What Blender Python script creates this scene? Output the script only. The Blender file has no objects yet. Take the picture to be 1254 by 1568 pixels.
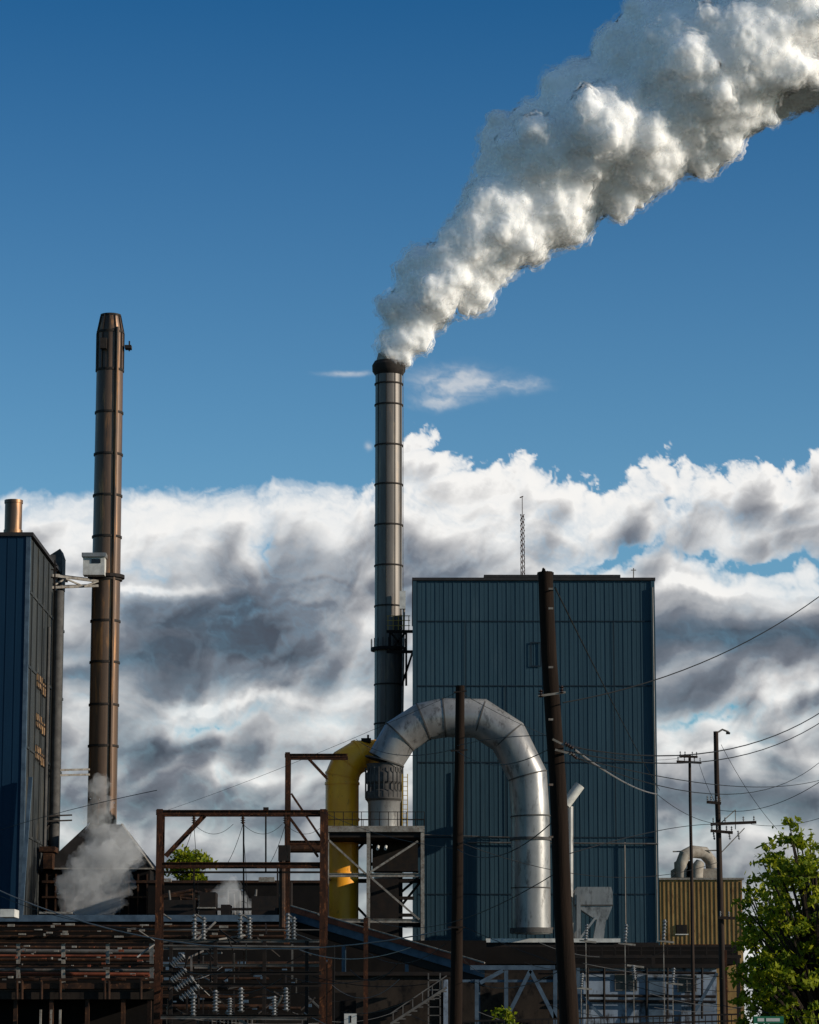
import bpy, bmesh, math, random
import numpy as np
from mathutils import Vector, Matrix, noise as mn
random.seed(7)
sc = bpy.context.scene
sc.view_settings.view_transform = 'Standard'
sc.view_settings.look = 'None'
sc.view_settings.exposure = 0
# ------------------------------------------------------------------ camera
F = 4600.0; CXp = 627.0; CYp = 784.0; HY = 1590.0; CZ = 3.0
TH = math.atan((HY - CYp) / F); ct, st = math.cos(TH), math.sin(TH)
cam_d = bpy.data.cameras.new("camera"); cam = bpy.data.objects.new("camera", cam_d)
sc.collection.objects.link(cam); sc.camera = cam
cam.location = (0, 0, CZ); cam.rotation_euler = (math.pi / 2 + TH, 0, 0)
cam_d.sensor_fit = 'HORIZONTAL'; cam_d.sensor_width = 36; cam_d.lens = 36 * F / 1254
cam_d.clip_end = 20000; cam_d.clip_start = 0.5

def P(x, y, d):
    """surveyed bearing (x,y) taken from the photo + distance d -> world point (metres)"""
    X = x - CXp; Y = CYp - y
    v = Vector((X, F * ct - Y * st, F * st + Y * ct))
    s = d / v.y
    return Vector((v.x * s, d, CZ + v.z * s))
def M(px, d): return px * d / F

# ------------------------------------------------------------------ materials
def pm(name, c1, c2=None, scale=1.0, rough=0.7, metal=0.0, stretch=(1, 1, 1), bump=0.0, c3=None, c3amt=0.0, detail=8, bias=(0.35, 0.65)):
    m = bpy.data.materials.new(name); m.use_nodes = True
    nt = m.node_tree; b = nt.nodes["Principled BSDF"]
    b.inputs["Roughness"].default_value = rough; b.inputs["Metallic"].default_value = metal
    b.inputs["Specular IOR Level"].default_value = 0.12 if rough >= 0.55 else 0.35
    if c2 is None: c2 = tuple(c * 0.7 for c in c1)
    g = nt.nodes.new("ShaderNodeTexCoord"); mp = nt.nodes.new("ShaderNodeMapping")
    mp.inputs["Scale"].default_value = stretch
    nt.links.new(g.outputs["Object"], mp.inputs[0])
    n = nt.nodes.new("ShaderNodeTexNoise"); n.inputs["Scale"].default_value = scale
    n.inputs["Detail"].default_value = detail; n.inputs["Roughness"].default_value = 0.65
    nt.links.new(mp.outputs[0], n.inputs["Vector"])
    r = nt.nodes.new("ShaderNodeValToRGB")
    r.color_ramp.elements[0].position = bias[0]; r.color_ramp.elements[1].position = bias[1]
    r.color_ramp.elements[0].color = (*c1, 1); r.color_ramp.elements[1].color = (*c2, 1)
    nt.links.new(n.outputs["Fac"], r.inputs[0])
    out = r.outputs[0]
    if c3 is not None:
        n2 = nt.nodes.new("ShaderNodeTexNoise"); n2.inputs["Scale"].default_value = scale * 2.7
        n2.inputs["Detail"].default_value = 10; n2.inputs["Roughness"].default_value = 0.7
        nt.links.new(mp.outputs[0], n2.inputs["Vector"])
        r2 = nt.nodes.new("ShaderNodeValToRGB")
        r2.color_ramp.elements[0].position = 0.62 - 0.25 * c3amt; r2.color_ramp.elements[1].position = 0.72 - 0.2 * c3amt
        nt.links.new(n2.outputs["Fac"], r2.inputs[0])
        mx = nt.nodes.new("ShaderNodeMix"); mx.data_type = 'RGBA'
        nt.links.new(r2.outputs[0], mx.inputs[0]); nt.links.new(out, mx.inputs[6]); mx.inputs[7].default_value = (*c3, 1)
        out = mx.outputs[2]
    nt.links.new(out, b.inputs["Base Color"])
    if bump:
        bp = nt.nodes.new("ShaderNodeBump"); bp.inputs["Strength"].default_value = bump; bp.inputs["Distance"].default_value = 0.1
        nt.links.new(n.outputs["Fac"], bp.inputs["Height"]); nt.links.new(bp.outputs[0], b.inputs["Normal"])
    return m

MT = {}
MT['wall'] = pm("teal_cladding", (0.030, 0.064, 0.086), (0.020, 0.045, 0.064), 0.35, 0.55, 0.0, (1, 1, 0.12), c3=(0.038, 0.070, 0.090), c3amt=0.2)
MT['wallrib'] = pm("teal_cladding_rib", (0.034, 0.070, 0.092), (0.024, 0.050, 0.069), 0.4, 0.55, 0.0, (1, 1, 0.2))
MT['walldark'] = pm("cladding_seam", (0.008, 0.016, 0.025), (0.012, 0.024, 0.036), 1)
MT['roof'] = pm("dark_roof_trim", (0.02, 0.02, 0.022), (0.035, 0.032, 0.032), 1)
MT['stack'] = pm("stack_dark_steel", (0.155, 0.135, 0.118), (0.085, 0.075, 0.067), 0.5, 0.48, 0.3, (1, 1, 0.15), c3=(0.22, 0.17, 0.125), c3amt=0.25)
MT['stackband'] = pm("stack_band", (0.02, 0.017, 0.015), (0.035, 0.028, 0.024), 2)
MT['lstack'] = pm("rusty_stack", (0.16, 0.098, 0.062), (0.058, 0.038, 0.028), 0.4, 0.42, 0.3, (1, 1, 0.1), c3=(0.36, 0.17, 0.065), c3amt=0.35)
MT['conc'] = pm("pale_concrete", (0.30, 0.27, 0.23), (0.18, 0.15, 0.12), 1.5)
MT['duct'] = pm("galvanised_duct", (0.29, 0.28, 0.27), (0.17, 0.165, 0.16), 0.5, 0.38, 0.4, (1, 1, 0.4), 0.15, c3=(0.10, 0.095, 0.09), c3amt=0.35)
MT['rackpale'] = pm("dull_pipe", (0.12, 0.11, 0.10), (0.055, 0.048, 0.042), 0.7, 0.5, c3=(0.07, 0.04, 0.025), c3amt=0.25)
MT['ductseam'] = pm("duct_seam", (0.08, 0.075, 0.07), (0.05, 0.046, 0.043), 2)
MT['ductdark'] = pm("expansion_joint", (0.045, 0.042, 0.04), (0.085, 0.08, 0.075), 1.2)
MT['hood'] = pm("sooty_hood", (0.020, 0.017, 0.016), (0.010, 0.009, 0.008), 0.8)
MT['yellow'] = pm("ochre_paint", (0.82, 0.36, 0.014), (0.68, 0.26, 0.01), 0.7, 0.42, 0, (1, 1, 0.4), c3=(0.3, 0.12, 0.015), c3amt=0.12)
MT['steel'] = pm("painted_steel_pale", (0.27, 0.25, 0.22), (0.12, 0.105, 0.088), 2.0, 0.6, c3=(0.11, 0.05, 0.025), c3amt=0.3)
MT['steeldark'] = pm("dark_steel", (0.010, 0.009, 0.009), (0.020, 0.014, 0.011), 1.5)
MT['rust'] = pm("rusty_steel", (0.050, 0.019, 0.010), (0.018, 0.009, 0.006), 2.5, 0.8, 0, (1, 1, 0.4), c3=(0.15, 0.055, 0.022), c3amt=0.3)
MT['brown'] = pm("brown_pipe", (0.055, 0.025, 0.013), (0.014, 0.009, 0.007), 1.3, 0.6, c3=(0.16, 0.07, 0.03), c3amt=0.18)
MT['lblue'] = pm("blue_cladding", (0.006, 0.028, 0.058), (0.004, 0.019, 0.042), 0.3, 0.6, 0, (1, 1, 0.1))
MT['lgrey'] = pm("weathered_grey_cladding", (0.042, 0.044, 0.043), (0.022, 0.025, 0.027), 0.4, 0.6, 0, (1, 1, 0.15), c3=(0.075, 0.068, 0.055), c3amt=0.25)
MT['glow'] = pm("glass_amber_reflection", (0.45, 0.27, 0.13), (0.05, 0.03, 0.02), 1.3, 0.3)  # amber reflected light painted into the window base colour
MT['bluesteel'] = pm("pale_blue_steel", (0.075, 0.11, 0.15), (0.035, 0.055, 0.08), 0.8, 0.55)
MT['redroof'] = pm("red_oxide_edge", (0.22, 0.06, 0.03), (0.08, 0.026, 0.016), 1.0, 0.7)
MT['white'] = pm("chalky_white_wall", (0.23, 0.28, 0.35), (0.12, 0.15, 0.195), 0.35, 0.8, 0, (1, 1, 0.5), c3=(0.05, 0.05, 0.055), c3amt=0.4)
MT['whitetrim'] = pm("white_paint", (0.55, 0.54, 0.5), (0.36, 0.35, 0.33), 1.5, 0.6)
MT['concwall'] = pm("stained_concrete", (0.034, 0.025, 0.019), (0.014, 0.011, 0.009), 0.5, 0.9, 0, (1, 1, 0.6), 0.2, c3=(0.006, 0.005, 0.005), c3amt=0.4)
MT['dark'] = pm("near_black_wall", (0.004, 0.0035, 0.0035), (0.009, 0.007, 0.006), 0.6, 0.9)  # near-black tone shared by walls, openings and the numeral
MT['beige'] = pm("beige_cladding", (0.34, 0.21, 0.078), (0.21, 0.125, 0.046), 0.8, 0.6, 0, (1, 1, 0.3), c3=(0.13, 0.065, 0.027), c3amt=0.3)
MT['beigedark'] = pm("beige_groove", (0.06, 0.038, 0.018), (0.045, 0.028, 0.012), 1)
MT['glass'] = pm("dark_window", (0.008, 0.009, 0.012), (0.014, 0.014, 0.017), 1.5, 0.25)
MT['wood'] = pm("creosoted_wood", (0.009, 0.0055, 0.0038), (0.017, 0.010, 0.0065), 3, 0.95, 0, (3, 3, 0.25), 0.3)
MT['woodgrey'] = pm("weathered_wood", (0.035, 0.023, 0.018), (0.015, 0.011, 0.009), 3, 0.85, 0, (3, 3, 0.25))
MT['wire'] = pm("wire_black", (0.008, 0.008, 0.008), (0.012, 0.012, 0.012), 1)
MT['wirepale'] = pm("wire_aluminium", (0.16, 0.15, 0.14), (0.1, 0.09, 0.085), 1, 0.5)
MT['porc'] = pm("porcelain", (0.24, 0.24, 0.24), (0.14, 0.14, 0.14), 2, 0.35)
MT['porcbrown'] = pm("brown_porcelain", (0.05, 0.027, 0.018), (0.03, 0.018, 0.014), 2, 0.3)
MT['bark'] = pm("bark", (0.04, 0.03, 0.02), (0.02, 0.015, 0.012), 4, 0.9, 0, (3, 3, 0.5), 0.4)
MT['green'] = pm("sign_green", (0.01, 0.12, 0.06), (0.01, 0.10, 0.05), 1, 0.5)
MT['yrail'] = pm("yellow_safety_paint", (0.45, 0.28, 0.035), (0.3, 0.19, 0.03), 2, 0.5)
MT['ground'] = pm("gravel_ground", (0.10, 0.09, 0.075), (0.06, 0.06, 0.045), 0.05, 0.95, 0, (1, 1, 1), 0.3, c3=(0.05, 0.07, 0.03), c3amt=0.4)

# ------------------------------------------------------------------ builders
class Acc:
    def __init__(s): s.v = []; s.f = []
    def add(s, vs, fs):
        o = len(s.v); s.v += [tuple(v) for v in vs]; s.f += [tuple(i + o for i in f) for f in fs]
    def box(s, x0, x1, y0, y1, z0, z1):
        s.add([(x0,y0,z0),(x1,y0,z0),(x1,y1,z0),(x0,y1,z0),(x0,y0,z1),(x1,y0,z1),(x1,y1,z1),(x0,y1,z1)],
              [(0,3,2,1),(4,5,6,7),(0,1,5,4),(1,2,6,5),(2,3,7,6),(3,0,4,7)])
    def bp(s, x0, x1, y0, y1, d, th=0.3, gnd=False, ym=None):
        ym = (y0 + y1) / 2 if ym is None else ym
        a = P(x0, ym, d); b = P(x1, ym, d)
        s.box(a.x, b.x, d, d + th, 0 if gnd else P(x0, y1, d).z, P(x0, y0, d).z)
    def beam(s, p, q, w, h=None):
        p = Vector(p); q = Vector(q); h = h or w
        t = (q - p)
        if t.length < 1e-5: return
        t.normalize()
        up = Vector((0, 0, 1)) if abs(t.z) < 0.95 else Vector((0, 1, 0))
        a = t.cross(up).normalized() * w / 2; b = a.cross(t).normalized() * h / 2
        vs = [c + i * a + j * b for c in (p, q) for i, j in ((-1,-1),(1,-1),(1,1),(-1,1))]
        s.add(vs, [(3,2,1,0),(4,5,6,7),(0,1,5,4),(1,2,6,5),(2,3,7,6),(3,0,4,7)])
    def ibeam(s, p, q, w, h):
        p = Vector(p); q = Vector(q); t = (q - p).normalized()
        up = Vector((0, 0, 1)) if abs(t.z) < 0.95 else Vector((0, 1, 0))
        a = t.cross(up).normalized(); b = a.cross(t).normalized()
        s.beam(p + b * h * .44, q + b * h * .44, w, h * .12); s.beam(p - b * h * .44, q - b * h * .44, w, h * .12)
        s.beam(p, q, w * .2, h * .76)
    def tube(s, pts, rad, n=16, cap=True):
        pts = [Vector(p) for p in pts]
        rad = rad if isinstance(rad, (list, tuple)) else [rad] * len(pts)
        rings = []
        ref = None
        for i, p in enumerate(pts):
            if i == 0: t = pts[1] - p
            elif i == len(pts) - 1: t = p - pts[i - 1]
            else: t = (pts[i + 1] - p).normalized() + (p - pts[i - 1]).normalized()
            t.normalize()
            if ref is None:
                ref = Vector((0, 1, 0)) if abs(t.y) < 0.9 else Vector((1, 0, 0))
            a = (ref - t * ref.dot(t)).normalized(); ref = a; b = t.cross(a)
            k = 1.0
            if 0 < i < len(pts) - 1:
                c = (pts[i + 1] - p).normalized().dot((p - pts[i - 1]).normalized())
                half = math.acos(max(-1, min(1, c))) / 2; k = 1 / max(0.5, math.cos(half))
            bend = None
            if k > 1.001:
                u1 = (p - pts[i - 1]).normalized(); u2 = (pts[i + 1] - p).normalized()
                bend = (u1 - u2).normalized()
            ring = []
            for j in range(n):
                an = 2 * math.pi * j / n
                o = (a * math.cos(an) + b * math.sin(an)) * rad[i]
                if bend is not None: o = o + bend * (o.dot(bend)) * (k - 1)
                ring.append(p + o)
            rings.append(ring)
        vs = [v for r in rings for v in r]; fs = []
        for i in range(len(rings) - 1):
            for j in range(n):
                k2 = (j + 1) % n
                fs.append((i*n+j, i*n+k2, (i+1)*n+k2, (i+1)*n+j))
        if cap: fs.append(tuple(range(n - 1, -1, -1))); fs.append(tuple((len(rings)-1)*n + j for j in range(n)))
        s.add(vs, fs)
    def vcyl(s, c, z0, z1, r0, r1=None, n=24):
        r1 = r0 if r1 is None else r1
        s.tube([(c[0], c[1], z0), (c[0], c[1], z1)], [r0, r1], n)
    def insul(s, p, q, r, k=7, n=10):
        p = Vector(p); q = Vector(q)
        pts = []; rs = []
        for i in range(k):
            t0 = i / k
            pts += [p.lerp(q, t0), p.lerp(q, t0 + .45 / k), p.lerp(q, t0 + .55 / k)]
            rs += [r * .42, r, r * .5]
        pts.append(q); rs.append(r * .4)
        s.tube(pts, rs, n)

def mkobj(name, acc, mat, parent=None, smooth=False):
    me = bpy.data.meshes.new(name); me.from_pydata(acc.v, [], acc.f)
    me.materials.append(MT[mat] if isinstance(mat, str) else mat)
    bm = bmesh.new(); bm.from_mesh(me); bmesh.ops.recalc_face_normals(bm, faces=bm.faces); bm.to_mesh(me); bm.free()
    o = bpy.data.objects.new(name, me); sc.collection.objects.link(o)
    if smooth:
        me.polygons.foreach_set("use_smooth", [True] * len(me.polygons))
        try: me.set_sharp_from_angle(angle=math.radians(32))
        except Exception: pass
    if parent: o.parent = parent
    return o
class Group:
    def __init__(s, name):
        s.e = bpy.data.objects.new(name, None); sc.collection.objects.link(s.e); s.parts = {}
    def __call__(s, part, mat, smooth=False):
        if part not in s.parts: s.parts[part] = (Acc(), mat, smooth)
        return s.parts[part][0]
    def done(s):
        for k, (a, m, sm) in s.parts.items():
            if a.v: mkobj(k, a, m, s.e, sm)

# ------------------------------------------------------------------ ground
g = Acc(); S = 6000
g.add([(-S,-S,0),(S,-S,0),(S,S,0),(-S,S,0)], [(0,1,2,3)])
mkobj("ground", g, 'ground')

# ------------------------------------------------------------------ boiler building
G = Group("boiler_building")
D = 300.0
xl = P(634, 1160, D).x; xr = P(1004, 1160, D).x; zt = P(0, 889, D).z
G("walls", 'wall').box(xl, xr, D, D + 34, 0, zt)
ribs = G("cladding_ribs", 'wallrib')
x = xl + 0.35; i = 0
while x < xr - 0.2:
    w_ = .12 if i % 2 == 0 else .06
    ribs.box(x, x + w_, D - (.035 if i % 2 == 0 else .015), D - 0.002, 0, zt - 0.05); x += 0.45; i += 1
seam = G("panel_seams", 'walldark')
for yy in (952, 1051, 1168, 1283, 1370):
    z = P(0, yy, D).z; seam.box(xl, xr, D - 0.09, D - 0.072, z, z + 0.10)
for xx in (712, 773, 940):
    X = P(xx, 1100, D).x; seam.box(X, X + 0.10, D - 0.092, D - 0.074, P(0, 1283, D).z, P(0, 952 if xx!=773 else 1051, D).z)
tr = G("corner_trim", 'wallrib')
tr.box(xl - 0.12, xl + 0.25, D - 0.14, D + 34, 0, zt - .02)
tr.box(xr - 0.25, xr + 0.12, D - 0.14, D + 34, 0, zt - .02)
ro = G("roof_edge", 'roof')
ro.box(xl - 0.2, xr + 0.2, D - 0.22, D + 34.2, zt, zt + 0.28)
ro.bp(741, 950, 880, 884, D + 1, 12)
ro.bp(745, 946, 884, 886.3, D + 2, 10)
ro.bp(823, 848, 876, 886, D + 3, 2)
lv = G("wall_louvre", 'walldark')
for (a, b, c, d2) in ((812, 829, 983, 985), (812, 829, 1019, 1021), (812, 814, 985, 1019), (827, 829, 985, 1019)):
    lv.bp(a, b, c, d2, D - 0.14, 0.04)
G("base_ledge", 'whitetrim').bp(744, 950, 1437, 1443, D - 9, 3)
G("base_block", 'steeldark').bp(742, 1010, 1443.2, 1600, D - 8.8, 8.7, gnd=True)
cp = G("wall_conduits", 'rackpale', True)
for xx, y0, y1 in ((700, 1180, 1430), (1003, 900, 1440), (955, 1290, 1430)):
    X = P(xx, 1200, D).x; cp.tube([(X, D - 0.25, P(0, y0, D).z), (X, D - 0.25, P(0, y1, D).z)], 0.07, 6)
cp.tube([P(716, 1290, D - .3), P(1008, 1292, D - .3)], 0.08, 6)
cp.tube([P(640, 1278, D - .3), P(780, 1282, D - .3)], 0.05, 6)
G.done()
# roof mast
G = Group("roof_lattice_mast")
m = G("lattice", 'rust')
d = D + 8
c = P(800, 830, d); ztop = P(0, 788, d).z; zb = zt; w = 0.22
legs = [(c.x - w, d - w), (c.x + w, d - w), (c.x, d + w)]
for lx, ly in legs: m.beam((lx, ly, zb), (c.x + (lx - c.x) * .6, ly, ztop), 0.07)
k = 14
for i in range(k):
    z0 = zb + (ztop - zb) * i / k; z1 = zb + (ztop - zb) * (i + 1) / k
    for j in range(3):
        a = legs[j]; b = legs[(j + 1) % 3]
        m.beam((a[0], a[1], z0), (b[0], b[1], z1), 0.045)
m.beam((c.x, d, ztop - 1), (c.x, d, P(0, 760, d).z), 0.07)
m.beam((c.x - .25, d, P(0, 762, d).z), (c.x + .1, d, P(0, 760, d).z), 0.1)
G.done()
G = Group("lightning_rod"); G("rod", 'steel').beam(P(970, 888, D + 1), P(970, 870, D + 1), .1); G("bracket", 'steel').beam(P(966, 873, D + 1), P(974, 873, D + 1), .08); G.done()

# ------------------------------------------------------------------ main stack
G = Group("main_smokestack")
d = 325; c = P(595, 850, d); R0 = M(21.5, d); 
ztop = P(0, 566, d).z
G("shaft", 'stack', True).tube([(c.x, d, 0), (c.x, d, P(0, 1000, d).z), (c.x, d, ztop)], [R0 * 1.04, R0 * 1.0, R0 * .98], 40)
G("crown", 'stackband', True).tube([(c.x, d, P(0, 575, d).z), (c.x, d, P(0, 569, d).z), (c.x, d, P(0, 560, d).z), (c.x, d, P(0, 554, d).z)], [R0, R0 * 1.2, R0 * 1.22, R0 * 1.05], 40)
G("lip", 'conc', True).tube([(c.x, d, P(0, 555, d).z), (c.x, d, P(0, 542, d).z)], [R0 * .95, R0 * .78], 32)
b = G("bands", 'stackband', True)
for yy in (590, 622, 684, 744, 806, 868, 930, 1050, 1110, 1170):
    z = P(0, yy, d).z; b.vcyl((c.x, d), z, z + 0.16, R0 * 1.05, n=40)
rv = G("vertical_seams", 'stackband')
for an in (-100, -62, -30, -140):
    a = math.radians(an); rv.beam((c.x + R0 * 1.005 * math.cos(a), d + R0 * 1.005 * math.sin(a), 5), (c.x + R0 * 1.0 * math.cos(a), d + R0 * math.sin(a), ztop), 0.05)
pl = G("platform", 'steeldark')
zp = P(0, 997, d).z
pl.vcyl((c.x, d), zp, zp + .35, R0 * 1.28, n=24)
for i in range(20):
    a = i / 20 * 2 * math.pi; pl.beam((c.x + R0 * 1.25 * math.cos(a), d + R0 * 1.25 * math.sin(a), zp), (c.x + R0 * 1.25 * math.cos(a), d + R0 * 1.25 * math.sin(a), zp + 1.3), .07)
lad = G("ladder", 'steel')
a = math.radians(-35)
for s_ in (-.25, .25):
    lad.beam((c.x + R0 * 1.1 * math.cos(a) + s_, d + R0 * 1.1 * math.sin(a), 20), (c.x + R0 * 1.08 * math.cos(a) + s_, d + R0 * 1.1 * math.sin(a), ztop), .05)
G("side_pipe", 'steel', True).tube([P(619, 905, d - 2), P(615, 1180, d - 2)], .12, 8)
G("pipe_box", 'whitetrim').bp(612, 621, 905, 932, d - 2.5, .6)
G.done()
G = Group("stack_access_bridge")
s_ = G("trusses", 'steeldark')
dd = 316
for dz in (0, 2):
    s_.beam(P(592, 967, dd + dz), P(632, 967, dd + dz), .3); s_.beam(P(592, 998, dd + dz), P(632, 998, dd + dz), .3)
    for (x0, y0, x1, y1) in ((597, 967, 597, 998), (622, 967, 622, 1050), (597, 967, 622, 998), (622, 967, 597, 998), (615, 1050, 632, 998)):
        s_.beam(P(x0, y0, dd + dz), P(x1, y1, dd + dz), .22)
r = G("railing", 'yrail')
for xx in (594, 602, 610, 618, 626): r.beam(P(xx, 966, dd), P(xx, 943, dd), .08)
for yy in (943, 950, 958): r.beam(P(592, yy, dd), P(628, yy, dd), .07)
G.done()

# ------------------------------------------------------------------ rusty stack on the left
G = Group("rusty_smokestack")
d = 303; c = P(163, 860, d); R0 = M(22, d)
G("shaft", 'lstack', True).tube([(c.x, d, 0), (c.x, d, P(0, 900, d).z), (c.x, d, P(0, 512, d).z), (c.x, d, P(0, 484, d).z)], [R0 * 1.04, R0, R0 * .94, R0 * .68], 40)
b = G("bands", 'stackband', True)
for yy, k in ((484, .72), (510, .97), (568, 1.0), (633, 1.0), (697, 1.02), (760, 1.03), (823, 1.04), (888, 1.12), (952, 1.05), (1015, 1.05), (1080, 1.05), (1143, 1.06)):
    z = P(0, yy, d).z; b.vcyl((c.x, d), z - .1, z + 0.12, R0 * k * 1.02, n=40)
t = G("crown_ribs", 'stackband')
for i in range(12):
    a = i / 12 * 2 * math.pi
    q = [(c.x + R0 * k * math.cos(a), d + R0 * k * math.sin(a), P(0, yy, d).z) for yy, k in ((568, .97), (512, .97), (484, .71))]
    t.beam(q[0], q[1], .12); t.beam(q[1], q[2], .12)
pp = G("riser_pipe", 'lstack', True)
a = math.radians(-55)
pp.tube([(c.x + R0 * 1.1 * math.cos(a), d + R0 * 1.1 * math.sin(a), 15), (c.x + R0 * 1.06 * math.cos(a), d + R0 * 1.1 * math.sin(a), P(0, 505, d).z)], .16, 8)
tt = G("top_bracket", 'stackband')
tt.bp(188, 198, 528, 533, d - .5, 1.0, ym=700); tt.bp(194, 196, 522, 537, d, .3, ym=700); tt.bp(150, 160, 517, 533, d - 1.9, .6, ym=700)
bx = G("instrument_cabin", 'whitetrim')
bx.bp(127, 160, 852, 880, d - 3.0, 1.6); 
G("cabin_roof", 'duct').bp(125, 162, 846, 852, d - 3.3, 2.2)
G("cabin_windows", 'glass').bp(140, 154, 856, 862, d - 3.06, .05)
pl = G("ring_platform", 'steeldark')
pl.vcyl((c.x, d), P(0, 886, d).z, P(0, 881, d).z, R0 * 1.3, n=20)
G.done()

G = Group("access_catwalk")
s_ = G("girders", 'steel'); k_ = G("handrails", 'steeldark')
for yy0, yy1, dz in ((880, 890, 0), (900, 897, 0)):
    s_.beam(P(70, yy0, 298), P(150, yy1, 301), .25); s_.beam(P(70, yy0 - 1, 300), P(150, yy1 - 1, 303), .25)
for (a_, b_) in (((72, 902), (100, 886)), ((100, 886), (128, 898)), ((128, 898), (150, 890))):
    s_.beam(P(a_[0], a_[1], 298), P(b_[0], b_[1], 301), .15)
for xx in (65, 75, 84): k_.beam(P(xx, 905, 297), P(xx, 858, 297), .15)
for yy in (860, 868, 880): k_.beam(P(62, yy, 297), P(88, yy + 6, 297), .13)
for yy in (1178, 1186):
    s_.beam(P(58, yy + 2, 298), P(137, yy, 301), .2)
k_.beam(P(58, 1210, 298), P(75, 1190, 299), .15)
for yy in (1250, 1258): k_.beam(P(55, yy, 296), P(110, yy - 2, 298), .15)
k_.beam(P(50, 1300, 296), P(80, 1255, 298), .18)
G.done()

# ------------------------------------------------------------------ left recovery building
G = Group("recovery_building")
d1 = 280; X = P(40, 1100, d1).x; z1 = P(0, 821, d1).z; d2 = 309
G("side_wall", 'lgrey').box(X - 3, X, d1 + .05, d2, 0, z1 - .1)
G("front_wall", 'lblue').box(X - 30, X - .35, d1, d2 - 1, 0, z1)
G("corner_trim", 'bluesteel').box(X - .35, X + .05, d1 - .08, d1 + .35, 0, z1)
rb = G("front_ribs", 'lblue')
for i in range(30): rb.box(X - 1.2 - i * .9, X - 1.1 - i * .9, d1 - .03, d1 - .002, 0, z1 - .1)
sr = G("side_frames", 'lgrey')
for i in range(7):
    y = d1 + 2 + i * 4.2; sr.box(X + .002, X + .12, y, y + .35, 0, z1 - .2)
for yy in (930, 1040, 1160, 1290):
    z = P(0, yy, 290).z; sr.box(X + .003, X + .1, d1 + .4, d2 - .1, z, z + .25)
wn = G("windows", 'glow')
for yy in (1038, 1098, 1146):
    z = P(0, yy, 290).z
    wn.box(X + .004, X + .2, d1 + 6.4, d1 + 10.2, z - 1.2, z); wn.box(X + .004, X + .2, d1 + 10.6, d1 + 14.2, z - 1.5, z - .4)
wf = G("window_bars", 'stackband')
for yy in (1038, 1098, 1146):
    z = P(0, yy, 290).z
    for yq in (6.4, 7.6, 8.9, 10.2, 11.6, 13): wf.box(X + .201, X + .26, d1 + yq, d1 + yq + .18, z - 1.5, z + .1)
    wf.box(X + .201, X + .25, d1 + 6.3, d1 + 14.3, z - .75, z - .62)
gv = G("side_ducts", 'ductdark', True)
gv.tube([(X + .7, d1 + 18, P(0, 905, 298).z), (X + .7, d1 + 18, 8)], .5, 12)
gv.tube([(X + .5, d1 + 12, P(0, 960, 292).z), (X + .5, d1 + 12, P(0, 1300, 292).z)], .18, 8)
G("roof_edge", 'roof').box(X - 30, X + .3, d1 - .2, d2 + .2, z1, z1 + .35)
rs = G("roof_penthouse", 'ductdark')
rs.bp(74, 95, 852, 900, 303, 3); 
a, b_, c_ = P(73, 852, 303), P(96, 852, 303), P(92, 840, 303)
rs.add([a, b_, c_, a + Vector((0,3,0)), b_ + Vector((0,3,0)), c_ + Vector((0,3,0))], [(0,1,2),(5,4,3),(0,2,5,3),(1,4,5,2),(0,3,4,1)])
ch = G("roof_stub_stack", 'lstack', True); cc = P(20.5, 790, 290)
ch.vcyl((cc.x, 290), z1, P(0, 767, 290).z, M(13.5, 290)); ch.vcyl((cc.x, 290), P(0, 771, 290).z, P(0, 767, 290).z + .05, M(14.5, 290)); ch.vcyl((cc.x, 290), z1, P(0, 812, 290).z, M(14.8, 290))
fl = G("base_flare", 'bluesteel')
fl.beam(P(32, 1405, d1 - .6), P(47, 1190, d1 - .6), .35); fl.beam(P(0, 1402, d1 - .6), P(32, 1402, d1 - .6), .3)
G("vent_box", 'whitetrim').bp(0, 22, 1392, 1404, 250, 3)
G.done()

# kiln house with hipped hood (dark, steaming)
G = Group("kiln_house")
d = 292
z0 = P(0, 1330, d).z; z2 = P(0, 1258, d).z
xa, xb = P(62, 1330, d).x, P(234, 1330, d).x; ta, tb = P(128, 1258, d).x, P(180, 1258, d).x
h = G("hood", 'hood')
h.add([(xa, d, z0), (xb, d, z0), (xb, d + 12, z0), (xa, d + 12, z0), (ta, d + 4, z2), (tb, d + 4, z2), (tb, d + 8, z2), (ta, d + 8, z2)],
      [(0,1,5,4),(1,2,6,5),(2,3,7,6),(3,0,4,7),(4,5,6,7),(3,2,1,0)])
G("walls", 'dark').box(xa + .3, xb - .3, d + .3, d + 11.7, 0, z0 - .01)
e = G("hood_trim", 'steel')
e.beam((tb, d + 4, z2), (xb, d, z0), .22); e.beam((xa, d - .1, z0), (xb, d - .1, z0), .14)
f_ = G("louvre_frames", 'brown')
for xx in range(70, 232, 14): f_.bp(xx, xx + 2, 1338, 1400, d + .1, .15)
f_.bp(64, 232, 1348, 1352, d, .1); f_.bp(64, 232, 1372, 1375, d, .1)
f_.bp(60, 84, 1296, 1304, d - 2, 3); f_.bp(66, 80, 1306, 1330, d - 2, 2)
G.done()

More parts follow.
